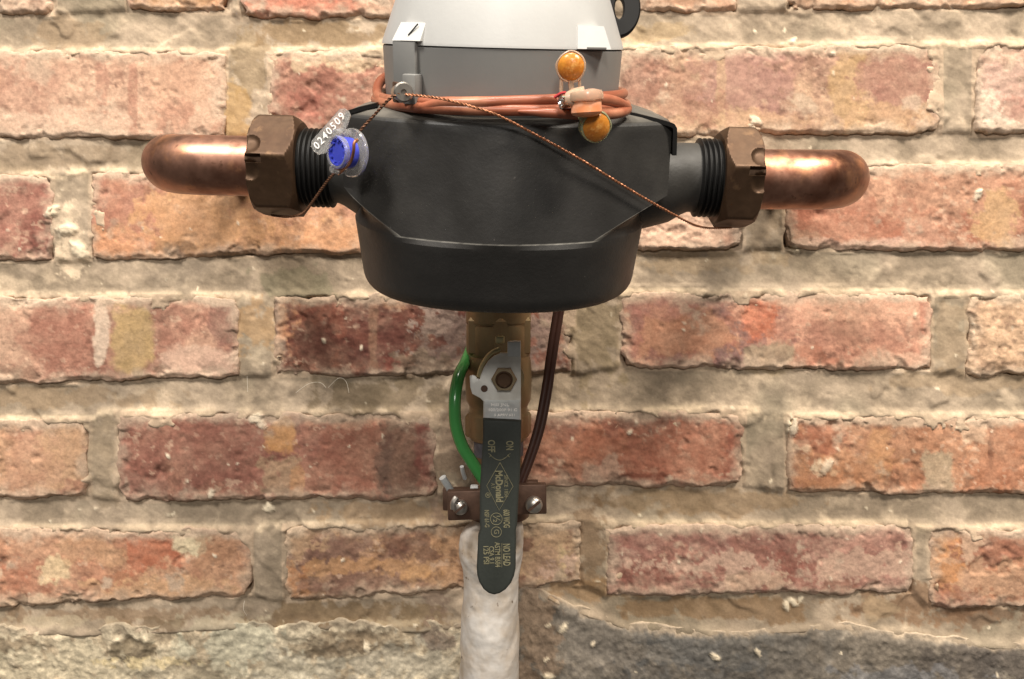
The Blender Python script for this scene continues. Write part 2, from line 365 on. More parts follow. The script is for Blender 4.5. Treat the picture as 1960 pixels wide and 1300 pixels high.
# colour patches on the wall: (layer, cx, cy, rx, ry, colour, strength, edge noise amount)
PT = [
 ('b', 252, 648, 38, 66, (204, 168, 112), .9, .25), ('b', 196, 640, 14, 64, (226, 200, 174), .8, .5), ('b', 30, 590, 30, 120, (206, 164, 136), .6, .5),
 ('b', 372, 690, 74, 28, (212, 172, 148), .85, .3), ('b', 428, 620, 28, 50, (134, 88, 78), .75, .5), ('b', 110, 640, 66, 60, (166, 110, 90), .6, .5),
 ('b', 196, 180, 12, 80, (178, 122, 100), .5, .5), ('b', 256, 190, 10, 80, (172, 116, 94), .6, .4), ('b', 60, 190, 60, 70, (196, 146, 122), .5, .6),
 ('b', 400, 200, 26, 70, (224, 186, 156), .6, .7), ('b', 90, 240, 160, 26, (222, 186, 158), .7, .7), ('b', 340, 150, 70, 40, (214, 168, 136), .6, .6),
 ('b', 220, 380, 60, 60, (186, 122, 100), .7, .6), ('b', 400, 420, 140, 60, (216, 160, 108), .7, .6), ('b', 640, 470, 80, 30, (222, 158, 110), .8, .5), ('b', 560, 400, 90, 22, (196, 136, 104), .5, .6),
 ('b', 230, 470, 60, 30, (214, 146, 104), .6, .6),
 ('b', 640, 115, 130, 18, (206, 176, 140), .9, .7), ('b', 620, 190, 90, 50, (158, 104, 86), .6, .8), ('b', 590, 210, 30, 50, (170, 100, 84), .5, .8),
 ('b', 1625, 180, 36, 80, (190, 152, 104), .8, .5), ('b', 1720, 165, 70, 60, (166, 114, 98), .7, .5), ('b', 1420, 160, 90, 55, (176, 130, 116), .7, .6), ('b', 1390, 235, 180, 20, (206, 164, 126), .6, .7),
 ('b', 1380, 190, 8, 90, (196, 160, 122), .6, .6), ('b', 1290, 180, 70, 50, (168, 118, 96), .6, .8), ('b', 1700, 225, 80, 26, (206, 162, 118), .7, .6),
 ('b', 1920, 180, 50, 50, (206, 164, 146), .7, .8), ('b', 1880, 230, 50, 40, (232, 208, 182), .8, .8), ('b', 1945, 205, 30, 20, (176, 116, 98), .6, .8),
 ('b', 1905, 430, 40, 50, (206, 162, 112), .8, .5), ('b', 1650, 430, 120, 40, (176, 106, 80), .6, .8), ('b', 1620, 470, 130, 12, (214, 172, 150), .7, .6), ('b', 1560, 400, 60, 30, (186, 112, 84), .5, .8), ('b', 1760, 450, 40, 36, (208, 158, 130), .6, .7),
 ('b', 1290, 440, 60, 50, (216, 176, 148), .5, 1.0),
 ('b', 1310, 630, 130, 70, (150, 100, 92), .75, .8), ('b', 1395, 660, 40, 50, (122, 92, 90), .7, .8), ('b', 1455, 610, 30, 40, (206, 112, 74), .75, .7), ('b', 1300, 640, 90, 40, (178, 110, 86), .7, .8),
 ('b', 1620, 640, 110, 24, (176, 122, 100), .6, .8), ('b', 1740, 690, 80, 18, (226, 176, 146), .8, .6), ('b', 1570, 690, 40, 26, (178, 110, 82), .6, .8), ('bm', 1475, 690, 44, 30, (176, 154, 124), .8, .4),
 ('b', 1640, 590, 150, 18, (218, 164, 134), .5, .8), ('b', 1776, 600, 14, 40, (202, 120, 96), .6, .5),
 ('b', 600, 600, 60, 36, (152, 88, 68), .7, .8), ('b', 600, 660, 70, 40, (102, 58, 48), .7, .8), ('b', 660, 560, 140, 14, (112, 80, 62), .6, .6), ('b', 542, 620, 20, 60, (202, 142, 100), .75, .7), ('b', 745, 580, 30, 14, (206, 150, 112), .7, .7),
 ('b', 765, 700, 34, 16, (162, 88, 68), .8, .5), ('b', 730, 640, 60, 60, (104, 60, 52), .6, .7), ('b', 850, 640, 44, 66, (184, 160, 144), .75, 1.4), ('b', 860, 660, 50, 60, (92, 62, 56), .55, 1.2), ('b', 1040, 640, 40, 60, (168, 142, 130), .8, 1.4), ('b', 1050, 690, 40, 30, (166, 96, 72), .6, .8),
 ('b', 715, 640, 8, 90, (150, 110, 84), .6, .5), ('bm', 810, 700, 60, 24, (134, 112, 90), .7, .8),
 ('b', 540, 830, 28, 36, (204, 146, 86), .9, .4), ('b', 532, 910, 32, 44, (176, 142, 110), .85, .6), ('b', 570, 930, 12, 40, (204, 146, 96), .7, .6), ('b', 668, 860, 60, 90, (166, 104, 82), .5, .8), ('b', 655, 800, 60, 18, (210, 156, 126), .7, .7),
 ('b', 766, 870, 40, 80, (122, 88, 72), .8, .4), ('b', 735, 900, 18, 60, (96, 64, 58), .7, .5), ('b', 812, 850, 16, 50, (132, 74, 64), .7, .6), ('b', 790, 800, 50, 16, (140, 112, 92), .8, .7), ('b', 690, 930, 50, 24, (178, 106, 84), .5, .8),
 ('b', 260, 930, 50, 30, (160, 116, 98), .6, .8), ('b', 400, 860, 120, 40, (158, 104, 86), .5, .8), ('b', 130, 870, 50, 60, (218, 172, 128), .7, .6), ('b', 160, 930, 30, 14, (172, 110, 82), .8, .5), ('b', 60, 900, 60, 60, (210, 158, 124), .6, .6),
 ('b', 1130, 850, 60, 40, (182, 112, 80), .6, .9), ('b', 1290, 880, 110, 50, (172, 106, 80), .6, .9), ('b', 1220, 800, 50, 18, (122, 76, 62), .7, .8), ('b', 1160, 906, 36, 30, (188, 150, 126), .85, .5), ('b', 1238, 918, 44, 12, (128, 72, 54), .8, .5), ('b', 1060, 800, 50, 30, (140, 92, 76), .6, .9), ('b', 1410, 850, 16, 70, (150, 84, 66), .5, .6),
 ('b', 1560, 800, 40, 12, (222, 190, 152), .6, .9), ('b', 1530, 850, 40, 12, (228, 190, 154), .85, .7), ('b', 1575, 892, 22, 14, (232, 202, 164), .9, .7), ('b', 1790, 910, 26, 46, (188, 164, 132), .85, .5), ('b', 1870, 820, 24, 40, (224, 186, 152), .7, .9), ('b', 1620, 900, 90, 40, (196, 136, 92), .6, .8), ('b', 1685, 870, 16, 40, (214, 154, 104), .8, .7), ('b', 1580, 820, 60, 40, (176, 106, 78), .6, .8), ('b', 1895, 850, 4, 60, (126, 78, 56), .8, .5), ('b', 1930, 860, 40, 60, (180, 116, 82), .6, .7),
 ('b', 290, 1045, 46, 44, (196, 112, 78), .85, .6), ('b', 362, 1040, 30, 24, (240, 218, 176), .95, .5), ('b', 410, 1055, 36, 30, (190, 138, 102), .6, .7), ('b', 80, 1060, 60, 60, (214, 160, 124), .7, .8), ('b', 60, 1110, 40, 30, (186, 118, 88), .8, .7), ('b', 110, 1090, 26, 24, (236, 208, 160), .8, .8), ('b', 180, 1055, 60, 30, (206, 158, 116), .6, .7),
 ('b', 240, 1110, 40, 16, (180, 118, 84), .7, .7), ('b', 330, 1125, 130, 26, (228, 178, 130), .7, .7), ('b', 80, 1155, 120, 14, (236, 200, 160), .8, .8), ('b', 160, 1140, 40, 16, (176, 126, 98), .6, .8),
 ('b', 660, 1045, 70, 36, (128, 92, 78), .7, 1.0), ('b', 790, 1040, 50, 30, (122, 82, 66), .75, 1.0), ('b', 680, 1085, 150, 14, (206, 152, 102), .8, .8), ('b', 560, 1115, 34, 30, (196, 132, 82), .85, .6), ('b', 700, 1130, 110, 24, (146, 108, 90), .7, .8), ('b', 570, 1040, 36, 30, (196, 156, 116), .7, .9),
 ('b', 800, 1095, 40, 12, (214, 158, 100), .8, .7), ('b', 1060, 1050, 60, 60, (206, 170, 132), .8, .8), ('b', 1078, 1085, 8, 26, (240, 208, 156), .8, .8), ('b', 1040, 1090, 30, 30, (188, 150, 122), .6, .8),
 ('b', 1300, 1085, 160, 22, (216, 178, 154), .85, 1.2), ('b', 1240, 1110, 60, 20, (150, 92, 78), .7, 1.0), ('b', 1300, 1030, 120, 22, (164, 114, 102), .6, 1.0), ('b', 1520, 1080, 40, 40, (150, 88, 74), .7, 1.0), ('b', 1660, 1080, 90, 26, (204, 166, 142), .8, 1.2), ('b', 1550, 1030, 90, 20, (152, 106, 92), .6, 1.0), ('b', 1610, 1125, 46, 14, (128, 78, 62), .8, .6), ('b', 1430, 1115, 60, 14, (216, 180, 150), .7, 1.0),
 ('b', 1810, 1070, 30, 60, (206, 142, 88), .9, .6), ('b', 1905, 1040, 50, 30, (160, 104, 82), .7, 1.0), ('b', 1880, 1110, 70, 30, (200, 156, 122), .7, 1.0), ('b', 1820, 1140, 30, 20, (148, 84, 62), .7, .8), ('b', 1865, 1045, 20, 30, (216, 178, 146), .7, 1.2),
 ('b', 590, 15, 100, 22, (206, 120, 94), .6, .8), ('b', 340, 10, 60, 20, (220, 168, 118), .6, .6),
 ('b', 1240, 660, 60, 34, (170, 110, 92), .6, .6), ('b', 1300, 640, 86, 44, (196, 136, 100), .75, .5), ('b', 1270, 590, 70, 20, (172, 112, 96), .6, .6),
 # mortar tones
 ('m', 560, 545, 70, 30, (136, 128, 104), .7, .6), ('m', 140, 460, 22, 60, (232, 208, 178), .85, .8), ('m', 480, 620, 36, 40, (186, 148, 106), .6, .8), ('m', 480, 120, 30, 50, (150, 128, 96), .6, .9), ('m', 450, 215, 24, 50, (188, 152, 102), .7, .6),
 ('m', 600, 60, 130, 22, (150, 124, 92), .7, .6), ('m', 120, 60, 60, 26, (158, 134, 106), .6, .6), ('m', 40, 300, 100, 24, (146, 126, 102), .6, .6), ('m', 250, 300, 120, 24, (148, 128, 104), .5, .6), ('m', 100, 760, 200, 18, (160, 136, 108), .6, .7),
 ('m', 720, 760, 110, 26, (128, 110, 84), .6, .7), ('m', 870, 840, 34, 90, (140, 116, 96), .6, .6), ('m', 760, 985, 120, 20, (166, 134, 98), .5, .7), ('m', 190, 880, 28, 80, (168, 148, 122), .5, .6), ('m', 1140, 640, 40, 90, (146, 128, 98), .6, .8),
 ('m', 1470, 110, 60, 30, (190, 160, 126), .4, .6), ('m', 1820, 650, 40, 60, (168, 144, 116), .5, .6), ('m', 1340, 960, 160, 22, (158, 128, 92), .5, .7), ('m', 1130, 1040, 26, 60, (142, 112, 82), .6, .8), ('m', 1390, 1170, 160, 22, (140, 110, 78), .7, .6), ('m', 1150, 1130, 80, 20, (164, 130, 92), .6, .7),
 ('m', 1780, 1150, 120, 36, (142, 108, 80), .7, .8), ('m', 1900, 1180, 80, 20, (120, 90, 68), .6, .8), ('m', 1690, 1170, 30, 20, (176, 152, 122), .7, .6), ('m', 660, 1180, 160, 24, (134, 110, 80), .7, .7), ('m', 240, 1180, 200, 14, (148, 120, 92), .6, .8), ('m', 840, 1080, 24, 90, (140, 116, 100), .6, .8),
 ('m', 1240, 60, 70, 16, (186, 158, 118), .5, .6), ('m', 1460, 400, 34, 60, (164, 142, 114), .5, .7), ('m', 1330, 500, 120, 20, (172, 146, 112), .4, .7), ('m', 1850, 730, 120, 20, (178, 150, 116), .4, .7),
 ('m', 90, 1190, 80, 10, (196, 178, 150), .7, 1.0), ('m', 420, 1196, 90, 12, (206, 190, 162), .7, 1.0), ('m', 560, 1185, 40, 14, (120, 100, 78), .6, .9), ('m', 300, 1196, 40, 12, (126, 106, 82), .7, .9), ('m', 740, 1196, 80, 10, (190, 170, 140), .6, 1.0),
 # stone tones
 ('s', 1330, 1240, 120, 50, (100, 99, 97), .75, .8), ('s', 1150, 1230, 100, 60, (132, 124, 114), .6, .9), ('s', 1030, 1230, 44, 140, (146, 122, 100), .65, .9), ('s', 1500, 1240, 120, 40, (112, 106, 98), .6, .8), ('s', 1700, 1250, 120, 50, (116, 106, 94), .6, .9), ('s', 1880, 1270, 100, 40, (88, 80, 74), .7, .8), ('s', 1450, 1295, 300, 16, (96, 90, 84), .5, .9), ('s', 1720, 1290, 100, 14, (128, 126, 126), .6, .9),
 ('s', 120, 1270, 160, 50, (206, 192, 164), .8, .9), ('s', 450, 1230, 70, 50, (214, 206, 180), .8, 1.0), ('s', 250, 1240, 34, 26, (104, 88, 66), .75, .9), ('s', 300, 1270, 80, 10, (234, 212, 166), .8, .9), ('s', 20, 1235, 40, 16, (120, 100, 78), .7, .9), ('s', 560, 1280, 80, 30, (204, 194, 172), .7, 1.0), ('s', 700, 1230, 120, 22, (128, 108, 84), .6, 1.0), ('s', 780, 1270, 100, 40, (188, 178, 158), .7, .9), ('s', 650, 1240, 60, 12, (108, 90, 70), .6, 1.0), ('s', 840, 1230, 24, 20, (124, 106, 94), .7, .7), ('s', 400, 1290, 140, 20, (178, 166, 142), .6, .9),
]
PTL = {}
for i, p in enumerate(PT):
    for l in p[0]: PTL.setdefault(l, []).append((i, p))
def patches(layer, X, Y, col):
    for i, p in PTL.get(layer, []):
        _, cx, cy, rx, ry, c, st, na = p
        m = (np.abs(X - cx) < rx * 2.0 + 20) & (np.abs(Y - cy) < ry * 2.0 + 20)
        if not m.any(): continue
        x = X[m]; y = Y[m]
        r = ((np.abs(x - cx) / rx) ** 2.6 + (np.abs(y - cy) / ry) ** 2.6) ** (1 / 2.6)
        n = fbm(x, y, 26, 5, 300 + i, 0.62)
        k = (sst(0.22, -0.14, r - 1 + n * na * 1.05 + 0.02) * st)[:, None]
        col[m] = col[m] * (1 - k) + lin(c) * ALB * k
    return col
# small bright crumbs and dark pits dotted over the faces
rs = np.random.RandomState(5)
FLECK = [(rs.uniform(-200, 2160), rs.uniform(-60, 1340), rs.uniform(1.8, 4.2), rs.uniform(.4, 1)) for _ in range(190)]
FLECK += [(1448, 58, 4, 1), (1505, 55, 4, 1), (1520, 76, 7, 1), (1594, 103, 5, 1), (1446, 232, 10, 1), (1440, 244, 8, 1), (1870, 374, 9, 1), (1872, 366, 6, 1), (1522, 478, 9, 1), (322, 872, 5, 1), (405, 945, 8, 1), (1205, 827, 5, 1),
          (512, 976, 9, 1), (512, 968, 6, 1), (703, 1240, 9, 1), (1078, 1202, 9, 1), (1048, 1197, 5, 1), (1368, 1256, 8, 1), (1450, 1248, 7, 1), (1135, 1233, 5, 1), (1045, 1262, 5, 1), (1050, 1294, 9, 1), (1520, 1155, 9, 1), (1508, 1163, 8, 1), (1536, 1150, 6, 1), (490, 800, 12, .8), (500, 812, 9, .8), (620, 652, 5, .9), (692, 665, 4, .9), (100, 405, 12, .9), (128, 440, 14, .8), (150, 480, 16, .8), (1516, 815, 14, .9), (1580, 892, 14, .7)]
PITS = [(rs.uniform(-200, 2160), rs.uniform(-60, 1340), rs.uniform(2.5, 6.5)) for _ in range(230)]
PITS += [(1566, 412, 12), (1566, 406, 8), (70, 876, 8), (305, 900, 9), (215, 72, 8), (1590, 814, 9), (1760, 845, 8), (1645, 1178, 10), (250, 1232, 14), (246, 1222, 10), (820, 870, 5)]
def dots(X, Y, h, col, flecks=True):
    x0, x1, y0, y1 = X.min(), X.max(), Y.min(), Y.max()
    for k, (cx, cy, r) in enumerate(PITS):
        if x0 - 9 < cx < x1 + 9 and y0 - 9 < cy < y1 + 9:
            m = (np.abs(X - cx) < r * 2.2) & (np.abs(Y - cy) < r * 2.2)
            if m.any():
                d = np.hypot((X[m] - cx) * 0.8, (Y[m] - cy) * 1.25) / r; g = np.exp(-d * d * 1.3)
                h[m] -= g * r * 0.15
    for k, (cx, cy, r, s) in enumerate(FLECK):
        if x0 - 9 < cx < x1 + 9 and y0 - 9 < cy < y1 + 9:
            m = (np.abs(X - cx) < r * 2.2) & (np.abs(Y - cy) < r * 2.2)
            if m.any():
                a = 0.7 * k; dx = X[m] - cx; dy = Y[m] - cy
                d = np.hypot((dx * math.cos(a) + dy * math.sin(a)) * 0.75, (dy * math.cos(a) - dx * math.sin(a)) * 1.35) / r
                g = sst(1.25, 0.6, d + 0.25 * vnoise(X[m] * .4, Y[m] * .4, k)) * s
                h[m] += g * r * 0.16
                col[m] = col[m] * (1 - g[:, None] * .85) + lin((246, 228, 198)) * ALB * g[:, None] * .85
    return h, col
MORT = lin((186, 166, 143)) * ALB; MORTD = lin((158, 141, 120)) * ALB; MORTL = lin((216, 193, 165)) * ALB

def add_brick(i, b, step=2.7):
    row, x0, x1, ya, yb, yc, yd, c1, c2, h0, rg = b
    out = x0 > 1990 or x1 < -30
    if out: step = 6.0
    nu = int((x1 - x0) / step); nv = int((max(yc, yd) - min(ya, yb)) / step)
    u, v = np.meshgrid(np.linspace(0, 1, nu), np.linspace(0, 1, nv)); u = u.ravel(); v = v.ravel()
    Lx = x1 - x0; Ly = ((yc + yd) - (ya + yb)) / 2
    du = np.minimum(u, 1 - u) * Lx; dv = np.minimum(v, 1 - v) * Ly
    X = x0 + u * Lx; Y = (ya + (yb - ya) * u) * (1 - v) + (yc + (yd - yc) * u) * v
    # ragged outline and rounded corners
    wu = sst(40, 0, du); wv = sst(34, 0, dv)
    sx = np.where(u < .5, 1, -1); sy = np.where(v < .5, 1, -1)
    rag = 4.6 * (0.7 + 0.3 * rg)
    X = X + wu * (fbm(X + 900, Y, 42, 4, 40 + i) * rag + fbm(X, Y, 11, 2, 42 + i) * 1.6 + sx * 2) + sx * wu * wv * 7 * (1 + 1.1 * fbm(X, Y, 90, 2, 5))
    Y = Y + wv * (fbm(X, Y + 700, 46, 4, 80 + i) * rag * 0.9 + fbm(X, Y, 12, 2, 82 + i) * 1.4 + sy * 1.5) + sy * wu * wv * 5
    d = np.minimum(du, dv)
    edge = sst(7.5 + 4 * fbm(X, Y, 30, 3, 9 + i), 0, d)
    h = h0 * .65 + 0.5 * rg * fbm(X, Y, 150, 2, 10 + i) + 0.22 * rg * fbm(X, Y, 34, 4, 11 + i) + 0.16 * rg * fbm(X, Y, 10, 3, 12 + i)
    gouge = fbm(X, Y, 60, 4, 210 + i, .6); h -= sst(0.55, 0.9, gouge) * .7 * min(rg, 2)
    chip = sst(0.35, 0.6, fbm(X, Y, 44, 4, 600 + i)) * sst(40, 4, d); h -= chip * 1.5
    side = sst(0, 10, dv - du)
    topw = sst(.5, .35, v) * (1 - side)
    h -= edge * (2.0 - 1.0 * side - 1.2 * topw) * (1 + .5 * fbm(X, Y, 80, 2, 640 + i))
    # colours
    n1 = fbm(X, Y, 120, 4, 500 + i, .6); n2 = fbm(X, Y, 24, 4, 520 + i, .6); n3 = fbm(X, Y, 300, 2, 540 + i); n4 = fbm(X * .35, Y, 16, 3, 560 + i, .6)
    C1 = lin(c1) * ALB; C2 = lin(c2) * ALB
    k = sst(-.35, .45, n1)[:, None]
    col = C1 * (1 - k) + C2 * k
    n5 = fbm(X, Y, 9, 3, 580 + i, .6)
    col *= (1 + 0.20 * n2 + 0.10 * n3 + .14 * n4 + .17 * n5)[:, None]
    k = (sst(.55, .8, fbm(X * .8, Y, 13, 3, 590 + i, .6)) * .55)[:, None]; col = col * (1 - k) + lin((222, 184, 154)) * ALB * k
    k = (sst(.5, .85, fbm(X, Y * 1.2, 17, 3, 595 + i, .6)) * .45)[:, None]; col = col * (1 - k) + lin((96, 62, 50)) * ALB * k
    k = (sst(0.35, 0.8, fbm(X, Y, 55, 5, 700 + i, .65)) * 0.35)[:, None]; col = col * (1 - k) + lin((110, 66, 54)) * ALB * k
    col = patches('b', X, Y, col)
    # lime and mortar smeared over arrises
    sm = sst(30, -4, d - 18 * fbm(X, Y, 30, 5, 800 + i, .62)) * .74
    sm = np.maximum(sm, sst(24, 6, v * Ly + 9 * fbm(X, Y, 40, 4, 810 + i, .6)) * .9)
    sm = np.maximum(sm, sst(0.5, 0.95, fbm(X, Y, 70, 5, 820 + i, .65)) * .55 * min(rg, 1.6))
    k = sm[:, None]; col = col * (1 - k) + (MORTL * .55 + MORT * .25 + C2 * .2) * k
    col *= (1 - .35 * chip * sst(-.2, .3, n2))[:, None]
    h, col = dots(X, Y, h, col)
    k = ((.07 + .09 * n1 + .12 * n2).clip(0, .4))[:, None]; col = col * (1 - k) + lin((206, 176, 146)) * ALB * k
    lum = (col @ np.array([.3, .6, .1]))[:, None]; col = col * .88 + lum * np.array([1.04, .99, .92]) * .12
    xw, zw = Wn(X, Y)
    co = np.stack([xw, -h * 0.001, zw], 1)
    idx = np.arange(nu * nv).reshape(nv, nu)
    q = np.stack([idx[:-1, :-1], idx[1:, :-1], idx[1:, 1:], idx[:-1, 1:]], -1).reshape(-1, 4)
    ring = np.concatenate([idx[0, :], idx[1:, -1], idx[-1, -2::-1], idx[-2:0:-1, 0]])
    sk = co[ring].copy(); sk[:, 1] = 0.016
    base = len(co); n = len(ring); a = np.arange(n); nb = (a + 1) % n
    q2 = np.stack([ring[a], ring[nb], base + nb, base + a], 1)
    big_mesh('brick', np.concatenate([co, sk]), np.concatenate([q, q2]), np.concatenate([col, col[ring]]), M_BRICK, wall)
for i, b in enumerate(BR): add_brick(i, b)

def mortar():
    st = 3.1
    px = np.arange(-600, 2560, st); py = np.arange(-80, 1262, st)
    X, Y = np.meshgrid(px, py); sh = X.shape; X = X.ravel(); Y = Y.ravel()
    Xw = X + 3.0 * fbm(X, Y, 40, 3, 31); Yw = Y + 3.5 * fbm(X, Y, 50, 3, 32)
    tj = np.full(X.shape, -1.0); jd = np.zeros(X.shape)
    for r in range(-1, 6):
        a = row_edge(r, X, False) if r >= 0 else np.full(X.shape, -200.0)
        c = row_edge(r + 1, X, True) if r < 5 else np.interp(X, *STONE_TOP)
        m = (Yw >= a) & (Yw <= c); tj[m] = ((Yw - a) / np.maximum(c - a, 1))[m]
    # inside-brick measure
    ins = np.full(X.shape, -999.0); bot_in = np.full(X.shape, 999.0); top_in = np.full(X.shape, 999.0)
    for b in BR:
        t = (X - b[1]) / (b[2] - b[1]); yt = b[3] + (b[4] - b[3]) * t; yb = b[5] + (b[6] - b[5]) * t
        d = np.minimum(np.minimum(X - b[1], b[2] - X), np.minimum(Y - yt, yb - Y))
        ins = np.maximum(ins, d); m = (X > b[1] - 40) & (X < b[2] + 40) & (Y > yt - 24) & (Y < yb); top_in[m] = (Y - yt)[m]; m = (X > b[1]) & (X < b[2]) & (Y > yt) & (Y < yb + 4); bot_in[m] = (yb - Y)[m]
    n1 = fbm(X, Y, 70, 4, 41); n2 = fbm(X, Y, 18, 4, 42, .6)
    ca, sa = math.cos(.55), math.sin(.55)
    tool = fbm((X * ca + Y * sa) * .22, (-X * sa + Y * ca), 9, 4, 43, .6)
    tc = np.clip(tj, 0, 1); inb = (tj < 0) & (ins > -2)
    h = np.where(tj >= 0, -3.4 + 1.3 * tc + 1.7 * sst(.84, 1.0, tc + .07 * fbm(X, Y, 60, 4, 47)), np.where(inb & (top_in < 30), -.35, np.where(inb & (bot_in < 30), -3.3, -.9)))
    H = h.reshape(sh)
    for _ in range(1):       # ease the meeting of bed and cross joints
        P = np.pad(H, 2, mode='edge'); H = (P[:-4, 2:-2] + P[1:-3, 2:-2] + P[2:-2, 2:-2] + P[3:-1, 2:-2] + P[4:, 2:-2] + P[2:-2, :-4] + P[2:-2, 4:]) / 7
    h = H.ravel() + .8 * n1 + .24 * n2 + .18 * tool
    h += sst(.45, .7, fbm(X, Y, 90, 3, 44)) * 1.2
    # ragged lip over the bricks' upper arris, falling away under each brick
    lipn = fbm(X, Y, 36, 5, 45, .6)
    inside = ins > 0
    tng = sst(.28, .75, fbm(X, Y, 62, 5, 49, .58)); tng2 = sst(.1, .8, fbm(X, Y, 120, 3, 50))
    reach = 26 * tng + 10 * tng2
    drop = np.where(inside, sst(4 + 6 * lipn + reach, 30 + 8 * lipn + reach, ins + 2 + 3 * n2) * 13, 0)
    h += np.where(ins > -6, (.8 * tng + .1) * sst(46, 20, ins) * np.where(bot_in < 14, .6, 1), 0)
    h = h - drop - sst(6, 26, Y - np.interp(X, *STONE_TOP)) * 14
    h += np.where((top_in > -14) & (top_in < 8), sst(.0, .6, lipn) * .9, 0)
    # colours
    k = sst(-.4, .5, n1 + .15 * tool)[:, None]; col = MORTD * (1 - k) + MORT * k
    k = (sst(.15, .9, fbm(X, Y, 45, 5, 46, .6)) * .6)[:, None]; col = col * (1 - k) + MORTL * k
    k = (sst(.3, .9, fbm(X, Y, 160, 4, 48)) * .4)[:, None]; col = col * (1 - k) + lin((150, 140, 118)) * ALB * k
    k = (sst(-13, -3, top_in) * sst(14, 4, top_in) * sst(-.6, .4, lipn) * .85)[:, None]; col = col * (1 - k) + lin((230, 206, 174)) * ALB * k
    k = (np.where(ins > -4, .35 + .5 * tng, 0))[:, None]; col = col * (1 - k) + (MORTL * .7 + lin((196, 158, 130)) * ALB * .3) * k
    col *= (1 + .14 * n2 + .05 * tool)[:, None]
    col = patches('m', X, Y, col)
    h, col = dots(X, Y, h, col)
    xw, zw = Wn(X, Y)
    co = np.stack([xw, -h * 0.001, zw], 1)
    idx = np.arange(X.size).reshape(sh)
    q = np.stack([idx[:-1, :-1], idx[1:, :-1], idx[1:, 1:], idx[:-1, 1:]], -1).reshape(-1, 4)
    keep = (ins[q] < 62).any(1); q = q[keep]
    used = np.unique(q); rem = np.full(X.size, -1); rem[used] = np.arange(len(used))
    big_mesh('mortar', co[used], rem[q], col[used], M_MORTAR, wall)
mortar()

def stone(x0, x1, c1, c2, seed, base, amp, lump, rag=6):
    st = 3.0
    nu = int((x1 - x0) / st); nv = int(250 / st)
    u, v = np.meshgrid(np.linspace(0, 1, nu), np.linspace(0, 1, nv)); u = u.ravel(); v = v.ravel()
    X = x0 + u * (x1 - x0); top = np.interp(X, *STONE_TOP) - 6
    Y = top + v * (1420 - top)
    wv = sst(.25, 0, v); Y = Y + wv * rag * fbm(X, Y, 54, 5, seed)
    X = X + sst(50, 0, np.minimum(X - x0, x1 - X)) * 9 * fbm(X, Y, 40, 3, seed + 1)
    n1 = fbm(X, Y, 110, 4, seed + 2); n2 = fbm(X, Y, 26, 5, seed + 3, .62); n3 = fbm(X, Y, 9, 3, seed + 4, .6)
    d = np.minimum(np.minimum(X - x0, x1 - X), Y - top)
    wv_ = fbm((X + Y) * .7, (Y - X) * .25, 7, 3, seed + 6, .6)
    h = base + amp * n1 + lump * n2 + .2 * n3 - (2.2 if rag < 10 else .5) * sst(24, 0, d) + .16 * wv_
    k = sst(-.5, .5, n1 + .4 * n2)[:, None]; col = lin(c1) * ALB * (1 - k) + lin(c2) * ALB * k
    col *= (1 + .2 * n2 + .16 * n3 + .14 * wv_)[:, None]
    col = patches('s', X, Y, col)
    col *= (1 + .14 * n3)[:, None]
    k = (sst(16, 2, d + 9 * n2) * .7)[:, None]; col = col * (1 - k) + (MORTL if rag < 10 else MORTD) * k * .95
    h, col = dots(X, Y, h, col)
    xw, zw = Wn(X, Y); co = np.stack([xw, -h * 0.001, zw], 1)
    idx = np.arange(nu * nv).reshape(nv, nu)
    q = np.stack([idx[:-1, :-1], idx[1:, :-1], idx[1:, 1:], idx[:-1, 1:]], -1).reshape(-1, 4)
    ring = np.concatenate([idx[0, :], idx[1:, -1], idx[-1, -2::-1], idx[-2:0:-1, 0]])
    sk = co[ring].copy(); sk[:, 1] = 0.02; bs = len(co); n = len(ring); a = np.arange(n); nb = (a + 1) % n
    q2 = np.stack([ring[a], ring[nb], bs + nb, bs + a], 1)
    return big_mesh('foundation_stone', np.concatenate([co, sk]), np.concatenate([q, q2]), np.concatenate([col, col[ring]]), M_STONE, wall)
stone(-560, 956, (182, 163, 136), (214, 198, 170), 900, -0.6, 2.2, 1.3, 14)['label'] = 'pale lime-smeared rubble stone'
stone(942, 2500, (106, 99, 91), (132, 122, 109), 950, 0.5, 1.2, 1.0)['label'] = 'dark grey rough stone'

# ------------------------------------------------------------------ water meter
AX = W(958, 331, -0.135)
ROLL = Matrix.Rotation(math.radians(1.45), 4, 'Y')
TILT = Matrix.Rotation(math.radians(16.0), 4, 'X')
MM = Matrix.Scale(0.001, 4)
M_MET = Matrix.Translation(AX) @ ROLL @ TILT          # top leans to the camera
M_SET = Matrix.Translation(AX) @ ROLL
INV_MET = M_MET.inverted(); INV_SET = M_SET.inverted()
def loc(px, py, yl, inv=INV_MET):
    """photo pixel -> meter frame (mm) on its plane y = yl"""
    a = inv @ Vector((0, -DIST, 0)); d = (inv @ W(px, py, -0.1)) - a
    t = (yl * 0.001 - a.y) / d.y; p = (a + d * t) * 1000
    return p
meter = thing('water_meter', 'black bodied water meter with grey band and white conical top, hung before the wall', 'water meter', M_MET)
MMET = M_MET @ MM; MSET = M_SET @ MM

